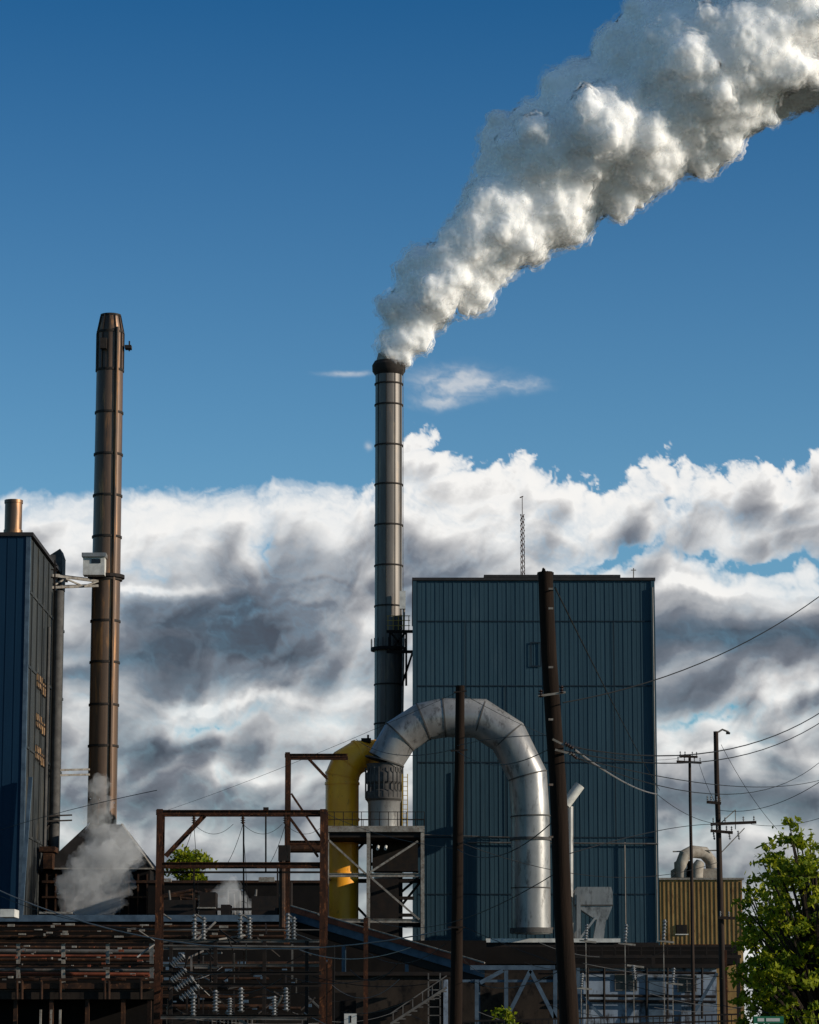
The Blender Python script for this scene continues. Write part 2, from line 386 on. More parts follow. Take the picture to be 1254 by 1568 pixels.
# ------------------------------------------------------------------ big grey duct
G = Group("flue_gas_duct")
d = 292; R = M(29.5, d)
cl = [(588, 1262), (589, 1166), (612, 1128), (648, 1105), (680, 1099), (735, 1100), (778, 1128), (808, 1188), (812, 1250)]
pts = [P(x, y, d) for x, y in cl]
pts.append(Vector((pts[-1].x, d, P(0, 1430, d).z)))
G("duct_shell", 'duct', True).tube([pts[1], *pts[2:]], [R * .95, R * .98, R, R * 1.02, R * 1.02, R * 1.02, R, R * 1.0, R * 1.02], 32)
sm = G("flange_rings", 'ductseam', True)
def ring(acc, p, t, r, w=.14, n=32):
    t = t.normalized(); acc.tube([p - t * w / 2, p + t * w / 2], r, n)
for i in range(1, len(pts) - 1):
    t = (pts[i + 1] - pts[i]).normalized() + (pts[i] - pts[i - 1]).normalized(); ring(sm, pts[i], t, R * 1.045, .13)
X8 = pts[-1].x
for yy, w_, k in ((1285, .28, 1.08), (1360, .12, 1.035), (1425, .5, 1.1)):
    z = P(0, yy, d).z; sm.tube([(X8, d, z - w_ / 2), (X8, d, z + w_ / 2)], R * k, 32)
v = G("expansion_section", 'ductdark', True)
Xb = pts[0].x
v.tube([(Xb, d, P(0, yy, d).z) for yy in (1228, 1224, 1214, 1210, 1202, 1198, 1186, 1182, 1174, 1170)], [R * k for k in (.86, .98, .98, .86, .86, .96, .96, .88, .88, .94)], 28)
G("inlet", 'duct', True).tube([(Xb, d, P(0, yy, d).z) for yy in (1275, 1230, 1226)], [R * .82, R * .84, R * .9], 28)
br = G("bolts_and_ribs", 'ductseam')
for i in range(24):
    a = i / 24 * 2 * math.pi
    br.beam((Xb + R * .97 * math.cos(a), d + R * .97 * math.sin(a), P(0, 1222, d).z), (Xb + R * .97 * math.cos(a), d + R * .97 * math.sin(a), P(0, 1176, d).z), .09)
G("side_branch", 'whitetrim', True).tube([P(866, 1232, 296), P(888, 1202, 296)], M(8, 296), 16)
lp = G("lower_pipe", 'duct', True); lp.tube([P(872, 1235, 297), P(872, 1440, 297)], M(6, 297), 16)
G.done()

G = Group("dust_hopper")
d = 293; a = G("casing", 'duct')
def frustum(acc, xa0, xb0, ya, xa1, xb1, yb, d, th0, th1):
    za, zb = P(0, ya, d).z, P(0, yb, d).z
    p = [P(xa0, ya, d).x, P(xb0, ya, d).x, P(xa1, yb, d).x, P(xb1, yb, d).x]
    acc.add([(p[0], d, za), (p[1], d, za), (p[1], d + th0, za), (p[0], d + th0, za), (p[2], d, zb), (p[3], d, zb), (p[3], d + th1, zb), (p[2], d + th1, zb)],
            [(0,1,5,4),(1,2,6,5),(2,3,7,6),(3,0,4,7),(0,3,2,1),(4,5,6,7)])
frustum(a, 884, 936, 1358, 880, 938, 1366, d, 3, 3.4); frustum(a, 880, 938, 1366.1, 880, 938, 1386, d, 3.4, 3.4)
frustum(a, 880, 938, 1386.1, 912, 930, 1408, d, 3.4, 1.5)
frustum(a, 914, 928, 1408.1, 908, 924, 1440, d, 1.2, 1.2); a.bp(878, 884, 1386, 1440, d + .5, .4)
a.beam(P(886, 1440, d), P(886, 1370, d), .4); a.beam(P(886, 1440, d), P(912, 1405, d), .2)
G("seams", 'ductseam').bp(879, 939, 1385, 1387, d - .1, .15)
G.done()

# ------------------------------------------------------------------ yellow duct
G = Group("yellow_duct")
d = 294; R = M(25.5, d)
bx_ = P(523.5, 1300, d).x
pts = [Vector((bx_, d, P(0, 1410, d).z)), Vector((bx_, d, P(0, 1188, d).z)), P(532, 1169, d), P(549, 1158, d + .5), P(575, 1154, d + 3), P(606, 1154, d + 6)]
G("duct_shell", 'yellow', True).tube(pts, [R, R, R, R * .96, R * .85, R * .8], 28)
s_ = G("flanges", 'yellow', True)
for yy in (1200, 1255, 1338): 
    z = P(0, yy, d).z; s_.tube([(bx_, d, z - .12), (bx_, d, z + .12)], R * 1.05, 28)
ring(s_, pts[1], Vector((.2, 0, 1)), R * 1.05, .2); ring(s_, pts[2], Vector((.8, .05, 1)), R * 1.05, .2); ring(s_, pts[3], Vector((1, .3, .4)), R * 1.02, .2)
w = G("vent_cap", 'steeldark'); w.bp(553, 568, 1130, 1136, d, 1); w.bp(562, 565, 1125, 1131, d, .5)
G.done()

# ------------------------------------------------------------------ duct support tower
G = Group("duct_support_tower")
df = 285.5; db = 296
s_ = G("frame", 'steel'); dk = G("inner_frame", 'steeldark')
xs = [501, 564, 647]
for xx in xs:
    X = P(xx, 1350, df).x
    s_.ibeam((X, df, P(0, 1274, df).z), (X, df, 0), .34, .38)
    dk.ibeam((X, db, P(0, 1274, df).z), (X, db, 0), .35, .4)
zt_ = P(0, 1274, df).z
dx0, dx1 = P(498, 1274, df).x, P(650, 1274, df).x
G("deck", 'steel').box(dx0, dx1, df - .3, db + .3, zt_, zt_ + M(9, df))
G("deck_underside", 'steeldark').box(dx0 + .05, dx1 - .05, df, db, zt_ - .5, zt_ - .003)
for yy in (1340, 1410):
    z = P(0, yy, df).z
    s_.ibeam((dx0, df, z), (dx1, df, z), .25, .36); dk.ibeam((dx0, db, z), (dx1, db, z), .25, .42)
    for xx in xs: 
        X = P(xx, 1350, df).x; dk.beam((X, df, z), (X, db, z), .25)
for (x0, y0, x1, y1) in ((503, 1286, 560, 1338), (566, 1336, 640, 1288), (566, 1342, 642, 1408)):
    s_.beam(P(x0, y0, df - .1), P(x1, y1, df - .1), .18)
for (x0, y0, x1, y1) in ((505, 1345, 562, 1405), (648, 1345, 600, 1405), (602, 1340, 645, 1290), (503, 1345, 560, 1288), (566, 1288, 640, 1336), (642, 1342, 566, 1408)):
    dk.beam(P(x0, y0, db), P(x1, y1, db), .24)
for i in range(5):
    z = P(0, 1300 + i * 26, db - 2).z; dk.box(dx0 + 4, dx1 - 1, db - 3, db - 2, z, z + .3)
dk.bp(570, 640, 1286, 1334, 292, 2); dk.bp(568, 610, 1345, 1440, 291, 3)
r = G("handrail", 'steeldark')
for i in range(12):
    X = dx0 + (dx1 - dx0) * i / 11; r.beam((X, df, zt_ + .5), (X, df, zt_ + 1.9), .07); r.beam((X, db, zt_ + .5), (X, db, zt_ + 1.9), .07)
for h_ in (1.2, 1.9): r.beam((dx0, df, zt_ + h_), (dx1, df, zt_ + h_), .06); r.beam((dx0, db, zt_ + h_), (dx1, db, zt_ + h_), .06)
yr = G("yellow_ladder", 'yrail'); yr.beam(P(616, 1272, df + 3), P(616, 1185, df + 3), .08); yr.beam(P(624, 1272, df + 3), P(624, 1185, df + 3), .08)
for i in range(12): yr.beam(P(616, 1190 + i * 7, df + 3), P(624, 1190 + i * 7, df + 3), .05)
l = G("floodlight", 'whitetrim', True)
for xx in (578, 590): l.tube([P(xx, 1300, df), P(xx + 1, 1296, df + .5)], .14, 10)
G.done()

# ------------------------------------------------------------------ gantries
def gantry(name, d, depth, posts, beams, braces, w, mat='rust'):
    G = Group(name); a = G("posts", mat); b = G("beams", mat); c = G("braces", mat)
    for dd in (d, d + depth):
        for (xx, ytop, ybot) in posts:
            X = P(xx, (ytop + min(ybot, 1568)) / 2, d).x
            a.ibeam((X, dd, P(0, ytop, d).z), (X, dd, 0 if ybot >= 1568 else P(0, ybot, d).z), w, w)
        for (x0, x1, yy) in beams:
            b.ibeam(Vector((P(x0, yy, d).x, dd, P(0, yy, d).z)), Vector((P(x1, yy, d).x, dd, P(0, yy, d).z)), w * .8, w * .8)
        for (x0, y0, x1, y1) in braces:
            c.beam(Vector((P(x0, y0, d).x, dd + .02, P(0, y0, d).z)), Vector((P(x1, y1, d).x, dd + .02, P(0, y1, d).z)), w * .4)
    for (xx, ytop, ybot) in posts:
        X = P(xx, (ytop + min(ybot, 1568)) / 2, d).x
        b.ibeam((X, d, P(0, ytop + 4, d).z), (X, d + depth, P(0, ytop + 4, d).z), w * .8, w * .8)
    return G
G = gantry("switchyard_gantry", 150, 1.2, [(242.5, 1239, 1600), (494, 1239, 1600)], [(239, 497, 1244), (246, 490, 1324)], [(252, 1310, 312, 1247), (486, 1310, 440, 1247)], .30)
ins = G("string_insulators", 'porcbrown', True)
for xx in (297, 372, 437):
    ins.insul(P(xx, 1248, 150), P(xx, 1262, 150), .14, 4)
gb = G("bus_droppers", 'steeldark')
for xx, y0, y1 in ((407, 1238, 1335), (373, 1262, 1400), (297, 1330, 1400), (425, 1330, 1390)):
    gb.beam(P(xx, y0, 151), P(xx, y1, 151), .08)
gb.bp(403, 411, 1236, 1242, 150.5, .3); gb.bp(246, 490, 1334, 1337, 152, .1)
G.done()
G = gantry("pipe_bridge_gantry", 230, 2, [(439, 1152, 1600), (497, 1240, 1600)], [(436, 532, 1157), (436, 500, 1290)], [(446, 1215, 495, 1288), (470, 1158, 500, 1190)], .36)
G("pipes", 'brown', True).tube([P(430, 1300, 232), P(500, 1300, 232)], .3, 10)
G("valve_box", 'steeldark').bp(426, 444, 1294, 1318, 229, 1)
G("vent_pipes", 'brown', True).tube([P(432, 1318, 229), P(432, 1420, 229)], .25, 10)
G.done()

# ------------------------------------------------------------------ long low mill sheds
G = Group("low_mill_shed")
a = G("roof_fascia", 'bluesteel'); a.bp(-60, 445, 1401, 1411, 258, 6)
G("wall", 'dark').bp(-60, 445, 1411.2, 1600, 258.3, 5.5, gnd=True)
b = G("wall_pipes", 'brown', True)
for yy, r_ in ((1418, .1), (1426, .07), (1434, .12)):
    b.tube([P(-60, yy, 257.5), P(440, yy, 257.5)], r_, 8)
c_ = G("roof_equipment", 'steeldark')
for (x0, x1, y0) in ((250, 300, 1378), (305, 330, 1366), (385, 425, 1372), (338, 352, 1385), (430, 446, 1350)): c_.bp(x0, x1, y0, 1401, 262, 3)
c_.bp(250, 420, 1390, 1394, 260, .4)
w_ = G("lit_trim", 'steel')
for (x0, x1, y0, y1) in ((250, 262, 1345, 1350), (396, 420, 1343, 1350), (302, 330, 1389, 1391), (60, 110, 1396, 1399)): w_.bp(x0, x1, y0, y1, 259.5, .5)
rn0 = random.Random(21)
for i in range(26):
    x0 = rn0.uniform(0, 430); y0 = 1413 + rn0.uniform(0, 20); w_.bp(x0, x0 + rn0.uniform(1, 14), y0, y0 + rn0.uniform(1.2, 4), 257, .2)
G.done()
G = Group("machine_hall")
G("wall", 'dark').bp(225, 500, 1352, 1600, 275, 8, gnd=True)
G("parapet", 'brown').bp(225, 500, 1348, 1352, 274.8, 8.4)
h = G("piping", 'brown', True)
for k in range(6):
    x0 = random.uniform(235, 420); h.tube([P(x0, 1400, 273), P(x0, 1362 + random.random() * 20, 273), P(x0 + 50, 1362 + random.random() * 20, 273)], .14, 8)
h2 = G("pale_piping", 'rackpale', True)
for k in range(10):
    x0 = random.uniform(235, 430); h2.tube([P(x0, 1402, 272), P(x0 + random.uniform(-6, 6), 1356 + random.random() * 24, 272)], .1, 8)
G.done()

# ------------------------------------------------------------------ conveyor gallery sloping to the right
G = Group("conveyor_gallery")
A = P(438, 1392, 262); B = P(742, 1482, 250)
def slab(acc, A, B, z0, z1, y0, y1):
    vs = [A + Vector((0, y0, z0)), B + Vector((0, y0, z0)), B + Vector((0, y1, z0)), A + Vector((0, y1, z0)),
          A + Vector((0, y0, z1)), B + Vector((0, y0, z1)), B + Vector((0, y1, z1)), A + Vector((0, y1, z1))]
    acc.add(vs, [(0,3,2,1),(4,5,6,7),(0,1,5,4),(1,2,6,5),(2,3,7,6),(3,0,4,7)])
slab(G("roof_edge", 'redroof'), A, B, -.15, .36, -.3, 3.6)
slab(G("side_panel", 'bluesteel'), A, B, -.8, -.153, 0, 3.4)
slab(G("bottom_chord", 'steeldark'), A, B, -1.5, -.803, .2, 3.2)
t = G("top_flashing", 'steel'); t.beam(A + Vector((0, -.35, .40)), B + Vector((0, -.35, .40)), .1)
s_ = G("trestle", 'bluesteel')
for f_ in (.3, .62, .97):
    p = A.lerp(B, f_); s_.beam(p + Vector((0, .4, -1.6)), (p.x, p.y + .4, 0), .3); s_.beam(p + Vector((0, 3, -1.6)), (p.x, p.y + 3, 0), .3)
s_.bp(720, 850, 1478, 1485, 249, .5); s_.bp(700, 860, 1500, 1504, 249, .4)
for (x0, y0, x1, y1) in ((775, 1486, 775, 1600), (812, 1486, 850, 1560), (812, 1486, 775, 1560), (850, 1486, 850, 1600), (735, 1505, 770, 1486), (730, 1500, 730, 1600)):
    s_.beam(P(x0, y0, 249), P(x1, y1, 249), .32)
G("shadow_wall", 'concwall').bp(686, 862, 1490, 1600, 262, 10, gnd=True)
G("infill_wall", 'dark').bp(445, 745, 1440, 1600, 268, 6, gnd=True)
G.done()

# ------------------------------------------------------------------ concrete building lower centre
G = Group("concrete_pump_house")
d = 235
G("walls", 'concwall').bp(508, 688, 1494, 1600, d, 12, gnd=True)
G("cornice", 'steeldark').bp(500, 690, 1488, 1493.8, d - .3, 12.5)
G("pillar", 'white').bp(679, 686, 1500, 1600, d - .3, .28, gnd=True)
st_ = G("exterior_stair", 'rackpale')
for i in range(9):
    x0 = 600 + i * 9; st_.bp(x0, x0 + 12, 1565 - i * 6, 1567 - i * 6, d - 2, 1.2)
st_.beam(P(598, 1568, d - 2), P(684, 1512, d - 2), .18); st_.beam(P(598, 1552, d - 2), P(684, 1494, d - 2), .08)
for i in range(6): st_.beam(P(602 + i * 15, 1566 - i * 10, d - 2), P(602 + i * 15, 1550 - i * 10, d - 2), .07)
st_.bp(655, 676, 1500, 1502, d - 2, .8); st_.bp(655, 657, 1490, 1568, d - 2, .1); st_.bp(673, 675, 1490, 1568, d - 2, .1)
for yy in (1515, 1528, 1541, 1554): st_.bp(655, 675, yy, yy + 1.5, d - 2, .1)
G("door_frames", 'dark').bp(512, 545, 1520, 1600, d - .05, .04, gnd=True)
G.done()
G = Group("number_sign"); d = 140
G("plate", 'whitetrim').bp(527, 546, 1552, 1568, d, .04); G("numeral", 'dark').bp(535.5, 538, 1555, 1566, d - .02, .015)
G("post", 'woodgrey').bp(535, 538, 1568.1, 1600, d, .08, gnd=True); G.done()

# ------------------------------------------------------------------ white annex right
G = Group("white_annex")
d = 262
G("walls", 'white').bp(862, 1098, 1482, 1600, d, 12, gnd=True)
G("roof", 'steeldark').bp(855, 1104, 1476, 1482, d - .5, 13)
gl = G("windows", 'glass'); fr = G("window_frames", 'rackpale')
for (x0, x1, y0, y1) in ((942, 975, 1492, 1516), (1038, 1066, 1494, 1518)):
    gl.bp(x0, x1, y0, y1, d - .06, .05)
    for xx in (x0, (x0 + x1) / 2, x1): fr.bp(xx - .7, xx + .7, y0 - 1, y1 + 1, d - .12, .05)
    for yy in (y0, (y0 + y1) / 2, y1): fr.bp(x0 + .8, (x0 + x1) / 2 - .8, yy - .7, yy + .7, d - .11, .04); fr.bp((x0 + x1) / 2 + .8, x1 - .8, yy - .7, yy + .7, d - .11, .04)
pi_ = G("wall_pipes", 'steeldark', True)
for yy in (1488, 1524, 1532): pi_.tube([P(864, yy, d - .5), P(1096, yy + 2, d - .5)], .12, 8)
for xx in (900, 925, 990, 1022, 1075): pi_.tube([P(xx, 1482, d - .6), P(xx, 1560, d - .6)], .1, 8)
G("door", 'bluesteel').bp(990, 1015, 1500, 1600, d - .05, .04, gnd=True)
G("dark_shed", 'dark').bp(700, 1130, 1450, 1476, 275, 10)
bk = G("bracing", 'bluesteel')
for xx in (866, 885): bk.beam(P(xx, 1482, d - 2), Vector((P(xx, 1500, d - 2).x, d - 2, 0)), .3)
bk.beam(P(866, 1500, d - 2), P(925, 1560, d - 2), .25); bk.beam(P(1098, 1490, d - 2), P(1060, 1555, d - 2), .25)
G.done()
G = Group("roof_walkway"); s_ = G("beams", 'steeldark'); r = G("railing", 'steeldark')
s_.bp(860, 1135, 1462, 1467, 255, 2); s_.bp(860, 1135, 1448, 1450, 270, .3)
for i in range(14):
    r.beam(P(862 + i * 20, 1462, 255), P(862 + i * 20, 1448, 255), .08)
r.beam(P(862, 1448, 255), P(1130, 1448, 255), .08); r.beam(P(862, 1455, 255), P(1130, 1455, 255), .06)
for xx in (870, 1000, 1130): s_.beam(P(xx, 1467, 255), P(xx, 1480, 255), .3); 
for xx in (870, 1130): s_.beam(P(xx, 1480, 255), Vector((P(xx, 1480, 255).x, 255, 0)), .3)
G.done()

# ------------------------------------------------------------------ beige building + hood vent
G = Group("beige_warehouse")
d = 310
G("walls", 'beige').bp(1011, 1137, 1347, 1600, d, 14, gnd=True, ym=1400)
rb = G("cladding_grooves", 'beigedark')
for i in range(19):
    rb.bp(1015 + i * 6.6, 1016.3 + i * 6.6, 1350, 1452, d - .05, .045)
G("roof_edge", 'steel').bp(1009, 1139, 1344, 1347, d - .2, 14.4)
G("window", 'steeldark').bp(1036, 1052, 1416, 1430, d - .12, .06); G("window_frame", 'whitetrim').bp(1034, 1054, 1430, 1431.5, d - .15, .09)
G("rust_skirt", 'rust').bp(1011, 1137, 1446, 1450, d - .1, .045)
G.done()
G = Group("roof_ventilator")
d = 314; s_ = G("housing", 'conc', True); s2 = G("hood", 'conc', True)
s_.bp(1032, 1100, 1330, 1344, d, 4); s_.bp(1036, 1050, 1318, 1330, d, 3)
s2.tube([P(1043, 1344, d - .5), P(1043, 1322, d - .5), P(1048, 1310, d - .4), P(1060, 1304, d), P(1078, 1306, d + .6), P(1088, 1318, d + 1), P(1090, 1330, d + 1)], [M(8, d), M(8.5, d), M(9, d), M(9.5, d), M(9.5, d), M(9, d), M(9, d)], 18)
s2.tube([P(1066, 1345, d - .7), P(1067, 1330, d - .7), P(1072, 1320, d - .5)], [M(10, d), M(10, d), M(7, d)], 14)
G("dark_inlet", 'dark').bp(1052, 1060, 1318, 1342, d - .15, .1)
G("jib_pipe", 'steel', True).tube([P(1030, 1304, d), P(1098, 1302, d)], .08, 6)
G.done()

# ------------------------------------------------------------------ pipe rack
G = Group("pipe_rack")
d = 200
b = G("beams", 'brown'); p_ = G("posts", 'steel'); pi_ = G("pipes", 'brown', True); pw = G("pale_pipes", 'rackpale', True); po = G("rusty_pipes", 'redroof', True)
for xx in (28, 97, 165, 232, -40):
    for dd in (d, d + 3): p_.ibeam(P(xx, 1440, dd), P(xx, 1520, dd), .24, .24)
for yy in (1442, 1478): 
    b.ibeam(P(-60, yy, d - .2), P(238, yy, d - .2), .18, .2)
for k, (yy, dz, r_) in enumerate(((1450, 1, .10), (1456, 2, .14), (1463, 1.2, .08), (1469, 2.2, .12), (1485, .8, .10), (1491, 1.8, .12), (1497, .9, .08))):
    (pi_, pw, po)[k % 3].tube([P(-60, yy, d + dz), P(238, yy + 1, d + dz)], r_, 10)
b.bp(-60, 238, 1505, 1514, d - .4, 4.5)
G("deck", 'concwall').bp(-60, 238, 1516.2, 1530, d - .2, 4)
G("back_panel", 'dark').bp(-60, 238, 1445, 1505, d + 6, .5)
dk = G("underworks", 'dark'); dk.bp(-60, 238, 1530.2, 1600, d + 2, 2, gnd=True)
for xx in (-10, 20, 75, 130, 185, 225): b.bp(xx, xx + 6, 1530.2, 1600, d, .4, gnd=True)
for xx in (60, 76, 90): p_.bp(xx, xx + 3, 1546, 1600, d - .8, .2, gnd=True)
for i in range(7):
    x0 = random.uniform(0, 220); pi_.tube([P(x0, 1530, d - .5), P(x0, 1500, d - .5), P(x0 + 26, 1500, d - .5)], .1, 8)
for i in range(46):
    x0 = random.uniform(0, 225); yy = random.uniform(1446, 1500); (p_ if i % 3 == 0 else pw if i % 3 == 1 else po).bp(x0, x0 + random.uniform(1, 9), yy, yy + random.uniform(1, 3.5), d - .6, .3)
G.done()

# ------------------------------------------------------------------ switchyard gear
G = Group("switchyard_equipment")
ip = G("post_insulators", 'porc', True); fr = G("support_frames", 'steeldark'); fp = G("pale_frames", 'rackpale'); bus = G("bus_bars", 'rackpale', True)
d = 156
for xx, y0, y1 in ((298, 1400, 1440), (312, 1404, 1440), (368, 1398, 1438), (382, 1404, 1438), (441, 1398, 1440), (450, 1404, 1440)):
    ip.insul(P(xx, y1, d), P(xx, y0, d), .18, 7)
for yy in (1441, 1452, 1478): fp.ibeam(P(246, yy, d), P(492, yy, d), .14, .14)
for xx in (262, 330, 405, 470): fr.beam(P(xx, 1441, d), Vector((P(xx, 1500, d).x, d, 0)), .18)
for xx in (250, 300, 370, 440, 486):
    bus.tube([P(xx, 1400, d), P(xx + 12, 1408, d)], .06, 6)
bus.tube([P(250, 1448, d - 1), P(490, 1450, d - 1)], .05, 6); bus.tube([P(250, 1424, d + 1), P(490, 1424, d + 1)], .04, 6)
d = 148
for xx, y0, y1 in ((296, 1520, 1556), (369, 1512, 1550), (438, 1512, 1548), (352, 1528, 1555), (420, 1525, 1556), (330, 1516, 1550)):
    ip.insul(P(xx, y1, d), P(xx, y0, d), .19, 7)
for (x0, y0, x1, y1) in ((262, 1502, 285, 1484), (268, 1515, 296, 1496), (276, 1530, 305, 1508), (262, 1478, 282, 1462)):
    ip.insul(P(x0, y0, d), P(x1, y1, d), .19, 7)
for yy in (1490, 1508, 1556): fr.ibeam(P(246, yy, d), P(492, yy, d), .16, .18)
fp.ibeam(P(246, 1558, d - 1), P(470, 1560, d - 1), .12, .14)
rnd = random.Random(3)
for i in range(70):
    x0 = rnd.uniform(248, 485); y0 = rnd.uniform(1430, 1560); dd = rnd.uniform(150, 166)
    if rnd.random() < .6: q = (x0 + rnd.uniform(-45, 45), y0 + rnd.uniform(-30, 30))
    else: q = (x0, y0 + rnd.uniform(20, 60))
    (fr if rnd.random() < .6 else fp).beam(P(x0, y0, dd), P(q[0], q[1], dd + rnd.uniform(-1, 1)), rnd.uniform(.04, .11))
tk = G("transformer_tanks", 'steeldark')
for (x0, x1, y0) in ((258, 300, 1558), (320, 392, 1556), (405, 462, 1552)): tk.bp(x0, x1, y0, 1600, 160, 2, gnd=True)
fins = G("radiator_fins", 'ductdark')
for xx in range(324, 390, 6): fins.bp(xx, xx + 2, 1560, 1600, 159.3, .65, gnd=True)
rp = G("rusty_posts", 'rust')
for xx, y0 in ((560, 1405), (505, 1465), (1110, 1455)):
    X = P(xx, 1500, 150).x; rp.ibeam((X, 150, P(0, y0, 150).z), (X, 150, 0), .22, .22)
G("back_wall", 'dark').bp(240, 512, 1446, 1600, 190, 1, gnd=True)
bk = G("background_pipework", 'brown', True)
for i in range(12):
    yy = rnd.uniform(1472, 1560); bk.tube([P(242, yy, 188), P(rnd.uniform(380, 508), yy, 188)], rnd.uniform(.06, .15), 8)
bl = G("background_brackets", 'bluesteel')
for i in range(26):
    xx = rnd.uniform(245, 500); yy = rnd.uniform(1450, 1550); bl.bp(xx, xx + rnd.uniform(3, 14), yy, yy + rnd.uniform(2, 5), 187, .4)
G.done()

# ------------------------------------------------------------------ bushings on the ledge
G = Group("line_insulator_set"); a = G("porcelain", 'porc', True); b = G("brackets", 'steel')
for xx, y0, y1, dd in ((897, 1415, 1440, 200), (957, 1415, 1444, 200), (1016, 1408, 1440, 200), (890, 1490, 1512, 200), (970, 1500, 1478, 200), (1030, 1482, 1505, 200)):
    a.insul(P(xx, y1, dd), P(xx + 2, y0, dd), .17, 6); b.beam(P(xx - 10, y1, dd), P(xx + 16, y1 + 3, dd), .12)
    b.beam(P(xx, y1, dd), Vector((P(xx, y1, dd).x, dd, 0)), .06)
G.done()

# ------------------------------------------------------------------ utility poles
def pole(name, top, bot, r0, r1, d, mat='wood', jag=False):
    G = Group(name)
    t = P(*top, d); b = P(*bot, d); dirv = (t - b).normalized()
    k = b.z / dirv.z; base = b - dirv * k
    n = 14; pts = []; rs = []
    for i in range(n + 1):
        f = i / n; p = base.lerp(t, f); off = mn.noise(Vector((f * 4, d, 0))) * r0 * .25
        pts.append(p + Vector((off, 0, 0))); rs.append(r1 + (r0 - r1) * f)
    G("shaft", mat, True).tube(pts, rs, 14)
    if jag:
        s = G("split_top", mat)
        for i in range(9):
            an = i / 9 * 6.28; p = t + Vector((math.cos(an) * r0 * .6, math.sin(an) * r0 * .6, -.2))
            s.tube([p, p + Vector((random.uniform(-.05, .05), 0, random.uniform(.15, .42)))], [r0 * .3, r0 * .1], 6)
    return G
G = pole("utility_pole", (835, 876), (872, 1568), M(11.5, 72), M(16, 72), 72, jag=True)
dd = 71.6
pi_ = G("pin_insulators", 'porcbrown', True); bb = G("hardware", 'steel')
for (x0, y0) in ((828, 1062), (860, 1056)):
    pi_.insul(P(x0, y0 + 6, dd), P(x0, y0 - 6, dd), .07, 3)
bb.beam(P(824, 1066, dd), P(866, 1060, dd), .05)
for (x0, y0, x1, y1) in ((846, 1132, 866, 1142), (850, 1148, 880, 1156)):
    bb.beam(P(x0, y0, dd), P(x1, y1, dd), .05)
pi_.insul(P(864, 1138, dd), P(878, 1146, dd), .07, 4); pi_.insul(P(872, 1152, dd), P(884, 1162, dd), .06, 4)
for yy in (900, 930, 1020, 1100, 1200, 1280, 1420): bb.bp(840, 847, yy, yy + 3, dd, .05, ym=yy)
G.done()
G = pole("utility_pole", (704.5, 1050), (698, 1568), M(7, 110), M(10.5, 110), 110)
bb = G("hardware", 'steeldark'); bb.beam(P(695, 1060, 109.7), P(714, 1058, 109.7), .05); bb.beam(P(690, 1150, 109.7), P(716, 1148, 109.7), .05); bb.bp(701, 704, 1290, 1294, 109.7, .1); bb.beam(P(686, 1420, 109.7), P(712, 1420, 109.7), .06)
G.done()
def xpole(x, ytop, xb, d, arms, r, extra=None):
    G = pole("utility_pole", (x, ytop), (xb, 1568), r * .8, r * 1.2, d, 'woodgrey')
    A_ = G("crossarms", 'woodgrey'); I = G("insulators", 'porc', True)
    for (x0, x1, yy, tilt) in arms:
        A_.beam(P(x0, yy, d - .25), P(x1, yy + tilt, d - .25), .12, .14)
        for f in (.06, .32, .72, .95):
            p = P(x0 + (x1 - x0) * f, yy + tilt * f, d - .25); I.insul(p, p + Vector((0, 0, .32)), .06, 3)
    if extra: extra(G, d)
    G.done()
def ex1(G, d):
    s = G("lamp_arm", 'steel', True); s.tube([P(1098, 1122, d), P(1106, 1117, d), P(1116, 1121, d)], .05, 6)
    G("lamp_head", 'steeldark').bp(1112, 1118, 1121, 1124, d, .15)
    h = G("struts", 'steel'); h.beam(P(1104, 1260, d - .2), P(1126, 1240, d - .2), .05); h.beam(P(1126, 1240, d), P(1126, 1270, d), .04)
    h.beam(P(1100, 1310, d), P(1140, 1268, d), .05)
    c = G("cutouts", 'porc', True)
    for xx in (1092, 1116, 1130): c.insul(P(xx, 1272, d), P(xx + 2, 1286, d), .07, 4)
xpole(1096, 1120, 1108, 150, [(1082, 1104, 1228, 2), (1088, 1158, 1262, -3), (1088, 1122, 1272, 3), (1100, 1150, 1405, 2)], .15, ex1)
xpole(1056, 1156, 1062, 190, [(1040, 1068, 1158, 1), (1036, 1074, 1166, 2)], .11)

# ------------------------------------------------------------------ power lines
G = Group("power_lines")
WN = [0]
def wire(p, q, sag, r, mat='wire'):
    WN[0] += 1
    a = Acc(); pts = []
    p = Vector(p); q = Vector(q)
    for i in range(17):
        f = i / 16; v = p.lerp(q, f); v.z -= sag * 4 * f * (1 - f); pts.append(v)
    a.tube(pts, r, 5, cap=False)
    mkobj("wire_%d" % WN[0], a, mat, G.e)
wire(P(862, 1076, 71.6), P(1275, 898, 95), .55, .016)
wire(P(850, 900, 71.6), P(1010, 1210, 240), 0.2, .02)
wire(P(866, 1142, 71.6), P(1280, 1075, 110), .9, .018)
wire(P(866, 1150, 71.6), P(1280, 1090, 115), .95, .016)
wire(P(880, 1148, 71.6), P(1006, 1216, 140), .2, .026, 'wirepale')
wire(P(882, 1160, 71.6), P(1254, 1195, 150), .5, .014)
wire(P(880, 1160, 71.6), P(1254, 1168, 150), 1.2, .014)
wire(P(700, 1150, 110), P(852, 1140, 72), .5, .014)
wire(P(700, 1142, 110), P(850, 1126, 72), -.1, .012)
wire(P(700, 1300, 110), P(855, 1250, 72), .6, .016)
wire(P(862, 1310, 72), P(1100, 1262, 150), -.2, .014)
wire(P(545, 1132, 200), P(700, 1146, 110), .6, .018)
wire(P(-20, 1278, 260), P(240, 1210, 150), -.2, .02)
wire(P(-20, 1355, 130), P(700, 1420, 110), 1.6, .026, 'wirepale')
wire(P(-20, 1362, 190), P(320, 1420, 150), .9, .02)
